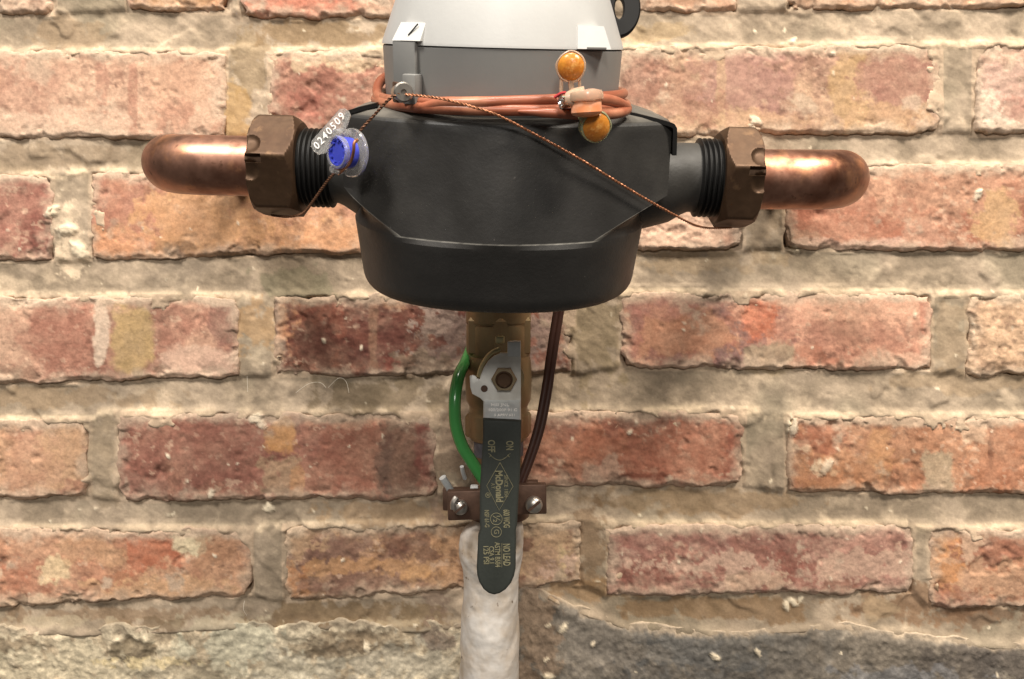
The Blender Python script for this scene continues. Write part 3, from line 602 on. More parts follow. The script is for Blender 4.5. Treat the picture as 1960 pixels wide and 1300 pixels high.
ztop = loc(958, 237, -59).z; zrid = loc(958, 470, -67).z; zbot = loc(958, 602, -58).z
zdia = loc(640, 350, -25).z; zsh0 = loc(640, 402, 0).z; zsh1 = loc(680, 440, 0).z
XR = 42.0
def d0(z):
    if z >= zrid: return 67 - 8 * (z - zrid) / (ztop - zrid)
    return 67 - 7 * (zrid - z) / (zrid - zbot)
def aw(z):
    if z >= zrid: return 71.5 + 11.0 * min((z - zrid) / (zdia - zrid), 1)
    return 71.5 - 4.0 * (zrid - z) / (zrid - zbot)
def body_outline(z, k=1.0):
    a = aw(z); D = d0(z)
    q = min(max((z - zrid) / (zdia - zrid), 0), 1)
    xr = XR + (min(84, a) - 1.5 - XR) * q
    fr = lambda x: D - 12.3 * (abs(x) / 47.0) ** 1.6
    side = 17.0 * q
    a0 = min(a, 71.0 - 3.5 * min(max((zrid - z) / (zrid - zbot), 0), 1))
    bowl = lambda x: max(D * max(0, 1 - (abs(x) / a0) ** 2.3) ** (1 / 2.3), (a - abs(x)) * 1.15 if a > a0 + .3 and abs(x) > a0 - 12 else 0)
    tb = 1 - q * q * (3 - 2 * q)
    tf = min(max((zrid - z) / 2.5, 0), 1)
    pts = []
    NS, NF = 14, 44
    us = [i / NS for i in range(NS)]
    left = []
    for u in us:                                          # side (x=-a) -> crease (x=-xr)
        uu = u if u < 0.5 else u
        x = -a + (a - xr) * uu; yl = side + (fr(xr) - side) * uu
        ang = (1 - uu) 
        xb = -(xr + (a - xr) * math.sin(ang * PI / 2)) ; yb = bowl(xb) + (fr(xr) - bowl(xr)) * (1 - tf) * uu ** 3
        left.append((x + (xb - x) * tb, yl + (yb - yl) * tb, 0.0))
    front = []
    xs = [-xr, -xr + .7] + [-xr + .7 + (2 * xr - 1.4) * i / NF for i in range(1, NF)] + [xr - .7, xr]
    for j, x in enumerate(xs):
        y = fr(x) + (bowl(x) - fr(x)) * tf
        front.append((x, y, 1.0 if j in (0, len(xs) - 1) else 0.0))
    out = left + front + [(-x, y, wv) for x, y, wv in left[::-1]]
    NB = 40
    back = []
    for i in range(1, NB):
        t = PI * i / NB; x = a * math.cos(t); y = -54 * math.sin(t) ** 0.9
        back.append((x, y if abs(y) > .01 else 0, 0.0))
    out += back
    hi = q
    def sq(x):
        if abs(x) <= 47: return x
        return math.copysign(47 + (abs(x) - 47) * (1 - hi * (.30 if x < 0 else .12)), x)
    return [(sq(x) * k, -y * k, wv) for x, y, wv in out]
zl = []
rings = []; cols = []
def lvl(z, k=1.0, wear=0.0, zoff=0.0, lit_paint=0.0):
    o = body_outline(z, k); rings.append([(x, y, z + zoff) for x, y, _ in o]); 
    inr = zrid - .2 <= z <= zdia - 2
    for x, y, wv in o:
        wx = max(wv * (.8 if inr else 0), wear if (abs(x) < XR + 1 and y < 0) else 0)
        wx *= 0.35 + 0.65 * (0.5 + 0.5 * math.sin(x * .9 + z * 1.3) * math.sin(x * .37 + 1))
        c = np.array([.0255, .0238, .0220]) * (1 - wx) + np.array([.36, .34, .30]) * wx
        c = c * (1 - lit_paint) + np.array([.20, .18, .15]) * lit_paint  # lit look of the top plate and its lip mixed into the colour
        cols.append((c[0], c[1], c[2], 1))
RB = 7.0
for t in [0, .2, .4, .6, .8, .93, 1.0][::-1]:             # bottom fillet: t=1 the flat underside
    ang = t * PI / 2
    lvl(zbot + RB * (1 - math.sin(ang)), 1 - .075 * (1 - math.cos(ang)))
for i in range(1, 16): lvl(zbot + RB + (zrid - .6 - zbot - RB) * i / 16)
lvl(zrid - .45); lvl(zrid, wear=.8); lvl(zrid + .45)
for i in range(1, 26): lvl(zrid + .45 + (ztop - 2.4 - zrid - .45) * i / 25)
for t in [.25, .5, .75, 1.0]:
    ang = t * PI / 2; lvl(ztop - 2.4 + 2.4 * math.sin(ang), 1 - .03 * (1 - math.cos(ang)), lit_paint=(.0, .02, .10, .35)[int(t * 4) - 1])
for k, zo in [(.93, 1.5), (.86, 3.2), (.78, 4.8), (.62, 6.0)]: lvl(ztop, k, zoff=zo, lit_paint=.62)  # top plate painted pale, as lit from above
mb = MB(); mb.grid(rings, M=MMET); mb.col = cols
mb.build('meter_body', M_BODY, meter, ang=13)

def ruler_x(px): return (px - 958) / 3.87
# spuds with black threads (part of the meter)
for s, (xa, xb, xt, xe) in ((-1, (60, 84, 82, 104)), (1, (60, 97, 96, 110))):
    R = frame((0, 0, 0), (0, 0, 1), (s, 0, 0)) 
    ringsg = []
    for x, cz_, rr_ in ((44, -7, 23), (58, -6.4, 23.2), (66, -5.2, 22), (xb - 13, -2.6, 19.4), (xb - 7, -.7, 17.5), (xb - 4, 0, 16.8), (xb, 0, 16.8), (xb + .6, 0, 16)):
        ringsg.append([(s * x, rr_ * math.cos(2 * PI * k / 48), cz_ + rr_ * math.sin(2 * PI * k / 48)) for k in range(48)])
    m2 = MB(); m2.grid(ringsg, M=MSET); m2.col = [(.034, .032, .029, 1)] * len(m2.v); m2.build('spud', M_BODY, meter)
    prof = [(17.0, xt)]
    x = xt
    while x < xe - 1:
        prof += [(17.2, x + .3), (19.2, x + 1.0), (19.2, x + 1.35), (17.2, x + 2.1)]; x += 2.4
    prof.append((17.0, xe))
    m2 = MB(); m2.lathe(prof, 56, MSET @ R); m2.build('thread', M_THREAD, meter, ang=20)

# grey band and white cone
zse = loc(958, 88, 0).z; zcb = loc(958, 214, 0).z; zft = loc(958, -6, -40).z
RC = 55.6
m2 = MB(); m2.lathe([(RC - 3, zcb - 1), (RC - 1.6, zcb), (RC - .6, zcb + 10), (RC, zse - .9), (RC - .5, zse - .35), (RC - 1.6, zse - .3)], 96, MMET)
band = m2.build('grey_band', M_GREY, meter)
m2 = MB(); m2.lathe([(RC - 1.6, zse - .1), (RC + .35, zse), (RC + .2, zse + 1.2), (RC - 8.4, zse + 24.5), (RC - 12, zse + 34), (RC - 14, zse + 36), (10, zse + 37)], 96, MMET)
m2.build('conical_cover', M_WHITE, meter)
# raised boss at left, carried up on to the cone
p = loc(786, 140, -41); fa = math.radians(-27)
def bossM(x, y, z, a): return MMET @ Matrix.Translation((x, y, z)) @ Matrix.Rotation(a, 4, 'Z')
zb0 = loc(786, 206, -42).z; zb1 = loc(786, 79, -42).z
m2 = MB(); m2.rbox((11.4, 14, zb1 - zb0), .5, bossM(p.x + .6, -36.5, (zb0 + zb1) / 2, fa)); m2.build('boss', M_GREY, meter)
m2 = MB()
pz = loc(792, 44, -38)
wed = [(-5.8, -7.2, 0), (8.2, -7.2, 0), (8.2, 8, 0), (-5.8, 8, 0), (-4.2, -2.6, pz.z - zb1), (8.2, -2.6, pz.z - zb1), (8.2, 8, pz.z - zb1), (-4.2, 8, pz.z - zb1)]
m2.add(wed, [[0, 1, 5, 4], [1, 2, 6, 5], [2, 3, 7, 6], [3, 0, 4, 7], [4, 5, 6, 7], [3, 2, 1, 0]], bossM(p.x + .8, -36.5, zb1 + .2, fa))
bw = m2.build('cover_lug', M_WHITE, meter)
a1 = Vector((1.6, -5.9, (pz.z - zb1) * .3)); a2 = Vector((5.2, -4.0, (pz.z - zb1) * .92))
m2 = MB(); m2.tube([a1, a2], .32, 6, bossM(p.x + .8, -36.6, zb1 + .2, fa)); m2.build('pen_mark', M_INK, meter)
p2 = loc(1128, 82, -40)
m2 = MB(); m2.add([(-8, -5, 0), (8, -5, 0), (8, 6, 0), (-8, 6, 0), (-6.5, -1.2, 9), (6, -1.2, 9), (6, 6, 9), (-6.5, 6, 9)], [[0, 1, 5, 4], [1, 2, 6, 5], [2, 3, 7, 6], [3, 0, 4, 7], [4, 5, 6, 7], [3, 2, 1, 0]],
                  bossM(p2.x, -39.0, zse + .3, math.radians(24)))
m2.build('cover_lug', M_WHITE, meter)
m2 = MB(); m2.rbox((9.4, 8, 1.0), .2, bossM(p2.x + 1.4, -39.5, zse + .6, math.radians(24))); m2.build('slot', M_GREY, meter)
p3 = loc(952, -4, -46)
m2 = MB(); m2.rbox((11, 8, 9), .8, bossM(p3.x, -43, p3.z + .2, math.radians(0)) @ Matrix.Rotation(math.radians(12), 4, 'Y')); m2.build('grey_block', M_GREY, meter)  # small grey block at the top centre of the cone
# sealing lug with its drilled pin
pl = loc(787, 172, -50)
m2 = MB(); m2.rbox((6.6, 6, 12.2), .7, bossM(pl.x, -45.5, pl.z, fa)); m2.build('seal_lug', M_GREY, meter)
pq = loc(770, 177, -54); PIN = MMET @ pq
m2 = MB(); m2.lathe([(4.1, -3.4), (4.1, 2.4), (3.5, 3.2), (1.2, 3.2), (1.2, 2.2)], 28, MMET @ axis_frame(pq, (.35, -1, .12)))
pin = m2.build('seal_pin', M_SCREW, meter); 
m2 = MB(); m2.rbox((1.6, 5, 8.2), .5, MMET @ Matrix.Translation((pq.x - 2.6, pq.y + .4, pq.z)) @ Matrix.Rotation(.5, 4, 'Z')); m2.build('pin_clip', M_RUST, meter)
# black straps over the body's shoulders
def strap(pts, yl, wid):
    pp = [loc(x, y, yl) for x, y in pts]
    rings = []
    for i, q in enumerate(pp):
        t = (pp[min(i + 1, len(pp) - 1)] - pp[max(i - 1, 0)]).normalized(); n = Vector((-t.z, 0, t.x))
        rings.append([q + n * .9 + Vector((0, -wid, 0)), q + n * .9 + Vector((0, wid, 0)), q - n * .9 + Vector((0, wid, 0)), q - n * .9 + Vector((0, -wid, 0))])
    m2 = MB(); m2.grid(rings, M=MMET); m2.build('shoulder_strap', M_THREAD, meter)
strap([(1196, 216), (1215, 220), (1252, 229), (1280, 237), (1287, 240), (1290, 245), (1290, 262), (1289, 296)], -30, 3)
strap([(662, 217), (690, 208), (724, 200)], -30, 3)
# black hanging loop behind the cone
m2 = MB()
lp = W(1182, 18, -0.150)
Ml = Matrix.Translation(lp) @ Matrix.Rotation(math.radians(90), 4, 'X') @ MM
ringp = []
for k in range(41):
    a = 2 * PI * k / 40
    ringp.append((1 if k < 40 else 1, a))
prof = [(4.6, -2), (10.4, -2), (11.2, -1.2), (11.2, 1.2), (10.4, 2), (4.6, 2), (4.0, 1.4), (4.0, -1.4)]
rings = []
for k in range(40):
    a = 2 * PI * k / 40
    rings.append([((r - (1.8 if r < 7 else 0)) * math.cos(a) * 0.95 + (0 if r > 7 else .6), r * math.sin(a) * 1.18, z) for r, z in prof])
rings.append(rings[0]); m2.grid(rings, M=Ml, cap0=False, cap1=False)
m2.rbox((4.4, 14, 3.0), .6, Ml @ Matrix.Translation((-8.6, 4, 0)))
m2.build('hinge_loop', M_THREAD, meter)

# ------------------------------------------------------------------ copper pipes with coupling nuts
def nut(s, x_in, x_out, parent, thc):
    """hex nut about the pipe axis; x_in faces the meter"""
    Lx = x_out - x_in; NT, NX = 264, 40
    ap = 22.4; rings = []
    for j in range(NX + 1):
        t = j / NX; x = x_in + Lx * t; ring = []
        for k in range(NT):
            th = 2 * PI * k / NT
            m6 = ((th - thc + PI / 6) % (PI / 3)) - PI / 6          # 0 at a corner
            r = ap / math.cos(PI / 6 - abs(m6)); r = min(r, 25.3 + .25 * math.cos(m6 * 12))
            di = x - x_in; do = x_out - x
            r = min(r, 21.6 + di * 1.35, 22.3 + math.sqrt(max(do, 0) * 2.2) * 1.25)
            dth = (th - thc + PI) % (2 * PI) - PI
            tn = r * math.sin(dth)
            if do < 8.2 and -3.4 < tn < -.1 and abs(dth) < .6: r = min(r, 22.2)
            for (tc, rad, dc) in ((5.6, 5.0, 3.0), (-6.4, 4.6, 2.6)):
                e = math.hypot(tn - tc, do - 2.2) / rad
                if abs(dth) < .8 and e < 1: r -= dc * (1 - e ** 4) * .62
            ring.append((s * x, -r * math.cos(th), r * math.sin(th)))
        rings.append(ring)
    first = [(s * x_in, v[1] * .8, v[2] * .8) for v in rings[0]]; last = [(s * x_out, v[1] * .62, v[2] * .62) for v in rings[-1]]
    m2 = MB(); m2.grid([first] + rings + [last], M=MSET, cap0=False, cap1=False)
    return m2.build('coupling_nut', M_BRONZE, parent, ang=24)
def copper(s, x_nut, X, label, rise, droop):
    root = thing('copper_pipe', label, 'pipe', M_SET @ Matrix.Translation((s * x_nut * .001, 0, 0)), 'copper pipes feeding the meter')
    rb = 27.0; pts = [(s * (x_nut - 6), 0, 0), (s * (x_nut + 8), 0, 0), (s * (X - rb), 0, droop * .4)]
    for k in range(1, 17):
        a = PI / 2 * k / 16; pts.append((s * (X - rb + rb * math.sin(a)), rb * (1 - math.cos(a)), droop * .4 + droop * .6 * k / 16 + rise * rb * (1 - math.cos(a))))
    e = pts[-1]; pts.append((e[0], 70, e[2] + rise * (70 - rb))); pts.append((e[0], 142, e[2] + rise * (142 - rb)))
    m2 = MB(); m2.tube(pts, [14.6] * 3 + [14.6] * 16 + [14.5, 14.5], 40, MSET); m2.build('pipe', M_COPPER, root)
    return root
pL = copper(-1, 117, 171.5, 'short copper pipe bending back from the left coupling nut beside the blue seal', .15, 0)
pR = copper(1, 121, 176.5, 'brighter copper pipe bending back from the right coupling nut with no seal', .15, 1)
nut(-1, 97, 119.3, pL, math.radians(6)); nut(1, 106.5, 124.6, pR, math.radians(6))

# ------------------------------------------------------------------ terracotta cable coiled round the band
cz = loc(958, 212, -60).z
pts = []
for k in range(0, 97):
    th = -1.15 * PI / 2 + (2.55 * 2 * PI) * k / 96            # starts at the left, passes the front
    turn = k / 96 * 2.55
    r = 59.6 + 1.0 * math.sin(th * 3 + 1) * .6 - (1.6 if turn > 1.3 else 0)
    fx = math.sin(th); up = 0
    if turn > 1.2: up = 3.2 + 1.8 * fx
    z = cz - .2 + up + (.7 * math.sin(th * 2.0 + .6)) - 1.2 * math.cos(th) * 0
    pts.append((r * math.sin(th), -r * math.cos(th), z))
pts = [(-50, 28, cz + 8), (-55, 14, cz + 9), (-58.0, 2, cz + 7), (-58.4, -8, cz + 3)] + pts[4:]
m2 = MB(); m2.tube(pts, 2.3, 12, MMET, dens=4)
tag(m2.build('cable', M_CABLE, None), 'terracotta insulated cable coiled round the grey band of the meter', 'cable')
# right hand bight of the same coil standing away from the band
m2 = MB()
rp = [loc(1075, 197, -66), loc(1110, 192, -62), loc(1150, 190, -54), loc(1180, 196, -46), loc(1200, 208, -38), loc(1186, 216, -46), loc(1150, 219, -55), loc(1100, 218, -63), loc(1040, 216, -64), loc(985, 213, -61)]
m2.tube(rp, [2.3] * 8 + [1.8, .4], 12, MMET, dens=6)
tag(m2.build('cable', M_CABLE, None), 'loose terracotta cable loop bent back at the right beside the orange splice caps', 'cable')

# ------------------------------------------------------------------ gel splice connectors
def splice(label, px, py, yl, axis, r, depth, tail, shell, gel, wires, gl=0.0):
    c = loc(px, py, yl); root = thing('wire_connector', label, 'connector', M_MET @ Matrix.Translation(c * .001), 'gel filled splice connectors hanging on the cable')
    A = axis_frame(c, axis)
    m2 = MB(); m2.lathe([(r * .55, -depth), (r * .92, -depth * .9), (r, -depth * .6), (r * 1.02, 0), (r * .99, .4), (r * .93, .6), (r * .88, .3)], 36, MMET @ A); 
    if tail:
        t = [c + Vector(q) for q in tail]; m2.tube(t, [r * .75, r * .62, r * .42, r * .3][:len(t)], 14, MMET, squash=.75)
    for v in m2.v:
        v += Vector((vnoise(np.array([v.x * 260]), np.array([v.z * 260]), 3)[0], 0, vnoise(np.array([v.z * 260]), np.array([v.x * 260]), 4)[0])) * .00045
    m2.build('shell', shell, root)
    m2 = MB(); m2.lathe([(r * .86, -.6), (r * .90, .4 + gl), (r * .78, 1.4 + gl), (r * .45, 2.1 + gl), (.2, 2.3 + gl)], 32, MMET @ A); m2.build('button_cap', gel, root)
    for (q, rad, m_) in wires:
        m2 = MB(); m2.tube([c + Vector(v) for v in q], rad, 8, MMET, dens=5); m2.build('wire', m_, root)
    return root
splice('upright orange capped splice connector standing on translucent stalks against the grey band', 1093, 128, -64, (-.08, -1, .05), 5.9, 4.5, None, M_SHELL, M_ORANGE,
       [([(-3.6, .6, -3), (-3.4, .2, -10), (-2.4, 0, -18)], .75, M_SHELL), ([(0, .2, -4.6), (.8, .2, -9), (2.4, .4, -15.5)], 1.15, M_SHELL), ([(3.6, .8, -4), (4.0, .8, -9), (4.6, .8, -15)], .6, M_SHELL)])
splice('salmon splice connector seen from its side, lying between two round orange ones', 1122, 192, -73, (.08, -.12, -1), 6.8, 3.8, [(-1, 0, 1.0), (-5, .2, .8), (-8, .5, .4)], M_SHELL, M_SALMON,
       [([(-8, .4, 2.6), (-10, .8, 2.2), (-12.5, 1, .6)], .6, M_RED)], gl=4.2)
splice('lowest orange capped splice connector hanging tilted over the black meter body', 1141, 244, -71, (.28, -1, -.12), 6.3, 5.2, [(-1.5, 3, 2), (-4.5, 2.6, 6), (-7.5, 2, 9.5), (-9, 2, 11)], M_SHELLG, M_ORANGE,
       [([(-9, 2, 10.6), (-11, 1.4, 10.8), (-14, 1.2, 11.0)], .6, M_GREENPALE)])
m2 = MB()
for k in range(9):
    q = loc(1074 + random.uniform(-5, 5), 195 + random.uniform(-11, 11), -71); m2.blob(q, random.uniform(.8, 1.3), MMET, 1, (1, 1, 1), .15)
m2.tube([loc(1072, 186, -70), loc(1076, 204, -70)], 1.2, 8, MMET)
tag(m2.build('cable_tip', M_SILVER, None), 'bright bare tin foil tip of the cable beside the orange splices', 'cable end')

# ------------------------------------------------------------------ seal wires
def twisted(pts, r, dens=14, turns=90):
    P, _ = catmull([Vector(p) for p in pts], dens)
    L = [0]
    for i in range(1, len(P)): L.append(L[-1] + (P[i] - P[i - 1]).length)
    n = int(L[-1] / 0.00055)
    Q = []
    j = 0
    for k in range(n + 1):
        s = L[-1] * k / n
        while j < len(L) - 2 and L[j + 1] < s: j += 1
        t = (s - L[j]) / max(L[j + 1] - L[j], 1e-9); Q.append(P[j].lerp(P[j + 1], t))
    m2 = MB()
    for ph in (0, PI):
        pp = []
        for k, q in enumerate(Q):
            t = (Q[min(k + 1, n)] - Q[max(k - 1, 0)]).normalized(); u = t.cross(Vector((0, 1, 0))).normalized(); v = t.cross(u)
            a = 2 * PI * k / 6.5 + ph; pp.append(q + (u * math.cos(a) + v * math.sin(a)) * r * .62)
        m2.tube(pp, r * .62, 6)
    return m2
def mw(px, py, yl): return M_MET @ (loc(px, py, yl) * .001)
def sw(px, py, yl): return M_SET @ (loc(px, py, yl, INV_SET) * .001)
m2 = twisted([mw(776, 181, -57), mw(800, 183, -60), mw(850, 190, -64), mw(905, 205, -66), mw(950, 220, -66), mw(1010, 250, -62), mw(1110, 305, -58), mw(1220, 372, -48), mw(1310, 422, -36), sw(1340, 434, -14), sw(1362, 437, -6), sw(1400, 436, 4)], .00052)
tag(m2.build('seal_wire', M_WIRE, None), 'long thin twisted copper wire slanting down the black body to the right nut', 'wire', 'twisted seal wires')
m2 = twisted([mw(766, 178, -57), mw(745, 190, -58), mw(715, 222, -55), mw(690, 250, -54), mw(668, 286, -52), mw(652, 318, -50), mw(628, 345, -42), sw(600, 384, -27), sw(585, 404, -18), sw(570, 412, -12), sw(548, 415, -8), sw(520, 412, 2)], .00058)
tag(m2.build('seal_wire', M_WIREDARK, None), 'dark thin twisted wire running through the blue seal to under the left nut', 'wire', 'twisted seal wires')

# ------------------------------------------------------------------ blue security seal
sc = loc(655, 292, -57)
seal = thing('security_seal', 'clear plastic security seal with blue disc and numbered flag hanging on the wire', 'seal', M_MET @ Matrix.Translation(sc * .001))
sax = Vector((-.62, -.74, .12)).normalized()
SA = MMET @ axis_frame(sc, sax, (0, 0, 1)) @ Matrix.Scale(1.14, 4)
m2 = MB(); m2.lathe([(.5, -5.4), (8.6, -5.4), (9.0, -5.0), (9.0, -4.2), (8.6, -3.8), (6.4, -3.6), (6.1, -3.4)], 40, SA)
m2.lathe([(5.3, 1.6), (6.0, 1.2), (6.1, 2.4), (5.7, 2.9), (5.1, 2.9), (5.0, 2.4)], 40, SA, caps=False); m2.build('housing', M_CLEAR, seal)
m2 = MB(); m2.lathe([(5.6, -3.5), (5.75, 1.4), (4.9, 2.5), (4.4, 2.5), (4.2, 1.8), (.3, 2.0)], 36, SA)
for k in range(9):
    a = 2 * PI * k / 9; m2.rbox((1.0, 1.0, 1.2), .2, SA @ Matrix.Translation((3.9 * math.cos(a), 3.9 * math.sin(a), 1.9)) @ Matrix.Rotation(a, 4, 'Z'))
m2.build('blue_disc', M_BLUE, seal)
m2 = MB()
for a in (.25, 2.75):
    m2.lathe([(1.6, -5), (1.8, 0), (1.4, 2.4), (.5, 2.6)], 14, SA @ Matrix.Translation((7.0 * math.cos(a), 7.0 * math.sin(a), 0)))
m2.build('wire_port', M_CLEAR, seal)
# flag: from lower left to upper right
f0 = mw(604, 279, -55); f1 = mw(655, 219, -55); fu = (f1 - f0).normalized(); fn = (M_MET.to_3x3() @ Vector((-.12, -1, .1))).normalized()
fv = fn.cross(fu).normalized()
if fv.x < 0: fv = -fv
FM = Matrix(((fu.x, fv.x, -fn.x, f0.x), (fu.y, fv.y, -fn.y, f0.y), (fu.z, fv.z, -fn.z, f0.z), (0, 0, 0, 1)))
m2 = MB()
poly = [(-.0022, .0012), (-.0014, -.0012), (.0005, -.0024), (.0188, -.0020), (.0202, -.0008), (.0205, .0012), (.0198, .0030), (.0150, .0048), (.0050, .0052), (.0005, .0050), (-.0016, .0036)]
vs = [(x, y, z) for z in (-.0005, .0005) for x, y in poly]; n = len(poly)
m2.add(vs, [list(range(n))[::-1], list(range(n, 2 * n))] + [[i, (i + 1) % n, n + (i + 1) % n, n + i] for i in range(n)], FM)
m2.build('flag', M_FROST, seal)
for k, ch in enumerate('0240509'):
    o = FM @ Vector((.0006 + .00275 * k, .0006, -.0007))
    text(ch, .0043, o, (.80, -.05, .60), (-.6, 0, .8), M_DIGIT, seal, 'digit', depth=.0003, bold=.00002)
# bright copper end of the wire curled on the seal
m2 = MB(); m2.tube([mw(684, 268, -66), mw(678, 274, -68), mw(677, 288, -68), mw(674, 302, -66), mw(668, 314, -62), mw(648, 333, -54)], .00065, 8, dens=6)
m2.blob(mw(681, 270, -67), .0009, None, 1); m2.build('wire_end', M_WIRE, seal)

# ------------------------------------------------------------------ ball valve
YP = -0.034                                      # pipe axis
def vz(py, Y=YP): return W(954, py, Y).z
VX = W(954, 700, YP).x
VM = Matrix.Translation((VX, YP, 0))
valve = thing('ball_valve', 'brass ball valve with zinc lever and black vinyl grip pointing down', 'valve', Matrix.Translation((VX, YP, vz(840))))
m2 = MB()
prof = [(.0150, vz(936)), (.0150, vz(842)), (.0175, vz(840)), (.0196, vz(832)), (.0196, vz(792)), (.0186, vz(786)), (.0186, vz(776)), (.0206, vz(764)), (.0212, vz(725)), (.0206, vz(690)), (.0198, vz(680)), (.0203, vz(676)), (.0203, vz(624)), (.0198, vz(620)), (.0205, vz(616)), (.0205, vz(560)), (.0150, vz(555)), (.0150, vz(500))]
m2.lathe(prof, 56, VM); m2.build('valve_body', M_BRASS, valve, ang=25)
hexr = []
for z in (vz(834), vz(830), vz(796), vz(790)):
    k = 0 if z in (vz(830), vz(796)) else 1
    hexr.append([((.0214 - .0012 * k) * math.cos(PI / 3 * j + .2), (.0214 - .0012 * k) * math.sin(PI / 3 * j + .2), z) for j in range(6)])
m2 = MB(); m2.grid(hexr, M=VM); m2.build('hex_end', M_BRASS, valve, ang=20)
hexr = []
for z, k in ((vz(676), 1), (vz(672), 0), (vz(612), 0), (vz(606), 1)):
    hexr.append([((.0222 - .0012 * k) * math.cos(PI / 3 * j + math.radians(35)), (.0222 - .0012 * k) * math.sin(PI / 3 * j + math.radians(35)), z) for j in range(6)])
m2 = MB(); m2.grid(hexr, M=VM); m2.build('hex_end', M_BRASS, valve, ang=20)
m2 = MB(); m2.tube([(0, 0, vz(870)), (0, 0, vz(840))], .0158, 32, VM); m2.build('thread_tape', M_TAPE, valve)
m2 = MB(); m2.tube([(0, 0, vz(500)), (0, 0, vz(-60))], .0148, 32, VM); m2.build('riser', M_BRASS, valve)
YPL = -0.080                                     # lever plate
pc = W(965, 725, YPL)
m2 = MB(); m2.lathe([(.0095, 0), (.0095, .018), (.0115, .019), (.0115, .024), (.006, .0245)], 32, axis_frame((pc.x, -.054, pc.z), (0, -1, 0))); m2.build('stem_neck', M_BRASS, valve)
def P2(pts, Y): return [(lambda q: (q.x, q.z))(W(x, y, Y)) for x, y in pts]
plate = [(997, 653), (997, 768), (925, 768), (919, 762), (904, 754), (900, 741), (899, 720), (905, 718), (911, 720), (913, 725), (918, 726), (921, 716), (926, 704), (934, 692), (945, 682), (957, 677), (957, 676), (971, 676), (972, 654), (985, 652)]
m2 = MB(); m2.prism(P2(plate, YPL), YPL, YPL + .0024, bev=.0004)
lever = m2.build('lever', M_STEEL, valve, ang=30)
# rim of the stamped plate turned back at its arc, and the upright stop tab
m2 = MB(); arc = [(957, 668), (940, 676), (928, 690), (920, 706), (916, 722)]
rr = [W(x, y, YPL + .004) for x, y in arc]; m2.tube(rr, .0016, 8, dens=5, squash=.6); m2.build('stop_rim', M_YBRASS, valve)
m2 = MB(); q = W(984, 668, YPL - .0006); m2.rbox((.0076, .0030, .0088), .0006, Matrix.Translation((q.x, q.y, q.z))); m2.build('stop_tab', M_STEELB, valve)
m2 = MB(); q = W(957, 650, YPL + .012); m2.rbox((.0052, .008, .0044), .0009, Matrix.Translation(q)); m2.build('stop_lug', M_YBRASS, valve)
q = W(927, 744, YPL); m2 = MB(); m2.lathe([(.0020, 0), (.0020, .0003), (.0010, .00035)], 20, axis_frame((q.x, YPL - .0001, q.z), (0, -1, 0))); m2.build('rivet', M_RUST, valve)
# packing nut and stem end
m2 = MB(); rings = [[(r * math.cos(PI / 3 * j), r * math.sin(PI / 3 * j), z) for j in range(6)] for r, z in ((.0074, 0), (.0074, .0034), (.0068, .0042), (.0052, .0044))]
NM = axis_frame((pc.x, YPL - .0001, pc.z), (0, -1, 0)); m2.grid(rings, M=NM); m2.build('nut', M_NUT, valve, ang=20)
m2 = MB(); m2.lathe([(.0050, .004), (.0050, .0044), (.0044, .0046), (.0043, .0062), (.0036, .0068)], 28, NM); m2.build('stem', M_BRONZE, valve, ang=25)
# the sloping bright neck of the lever
YG = -0.098
n0 = [W(925, 766, YPL), W(997, 766, YPL)]; n1 = [W(925, 806, YG + .004), W(997, 810, YG + .004)]
nm = (n1[0] - n0[0]).cross(n0[1] - n0[0]).normalized()
if nm.y > 0: nm = -nm
m2 = MB()
rings = []
for t in (0, .04, .25, .5, .75, 1.0):
    a = n0[0].lerp(n1[0], t); b = n0[1].lerp(n1[1], t); bulge = nm * (.0010 * math.sin(PI * t))
    row = [a.lerp(b, u) + bulge - nm * (.0009 if u in (0, 1) else 0) for u in (0, .03, .25, .5, .75, .97, 1)]
    rings.append(row + [b - nm * .0026, a - nm * .0026])
m2.grid(rings); neck = m2.build('lever_neck', M_STEELB, valve, ang=30)
dn = (n1[0] - n0[0]).normalized()
for (px, tt, s, sz, fw) in ((957, .30, 'MEI JNL', .0030, .0105), (962, .53, '100/200P 91 C', .0030, .0160), (966, .76, '5 APRV 621', .0027, .0115)):
    a = n0[0].lerp(n1[0], tt); b = n0[1].lerp(n1[1], tt); u = (px - 925) / 72.0
    text(s, sz, a.lerp(b, u) + nm * .00125, (1, 0, 0), -dn, M_DIGIT, valve, depth=.0003, bold=.00004, fitw=fw)
# the vinyl grip
grip = [(924, 802), (998, 806), (997, 850), (996, 900), (993, 940), (990, 1005), (987.5, 1016), (988, 1030), (987, 1090), (984, 1104), (978, 1118), (968, 1130), (957, 1137), (946, 1140), (935, 1137), (925, 1129), (917, 1116), (913, 1102), (912, 1088), (914, 1050), (915, 1026), (919, 1016), (918, 1000), (918, 940), (921, 890), (924, 840)]
m2 = MB(); m2.prism(P2(grip, YG), YG, YG + .0058, bev=.0016, seg=3)
gp = m2.build('grip', M_GRIP, valve, ang=50)
YT = YG - .00012
DN, RT = (0.02, 0, -1), (1, 0, 0.02)
def gt(s, px, py, size, fit=None, bold=0.0):
    return text(s, size, W(px, py, YT), DN, RT, M_PRINT, valve, depth=.0001, bold=bold, fitw=(fit * .000288 if fit else None))
gt('OFF', 940, 854, .0056, 24, .00012); gt('ON', 975, 853, .0056, 18, .00012)
gt('McDonald', 955, 931, .0056, 62, .00018); gt('SINCE 1856', 968.5, 931, .0030, 44); gt('A.Y.', 943.5, 931, .0030, 12)
gt('®', 933, 948, .0040)
gt('600 WOG', 969, 993, .0050, 36, .00010); gt('NSF 61-G', 931.5, 993, .0036, 34, .00004)
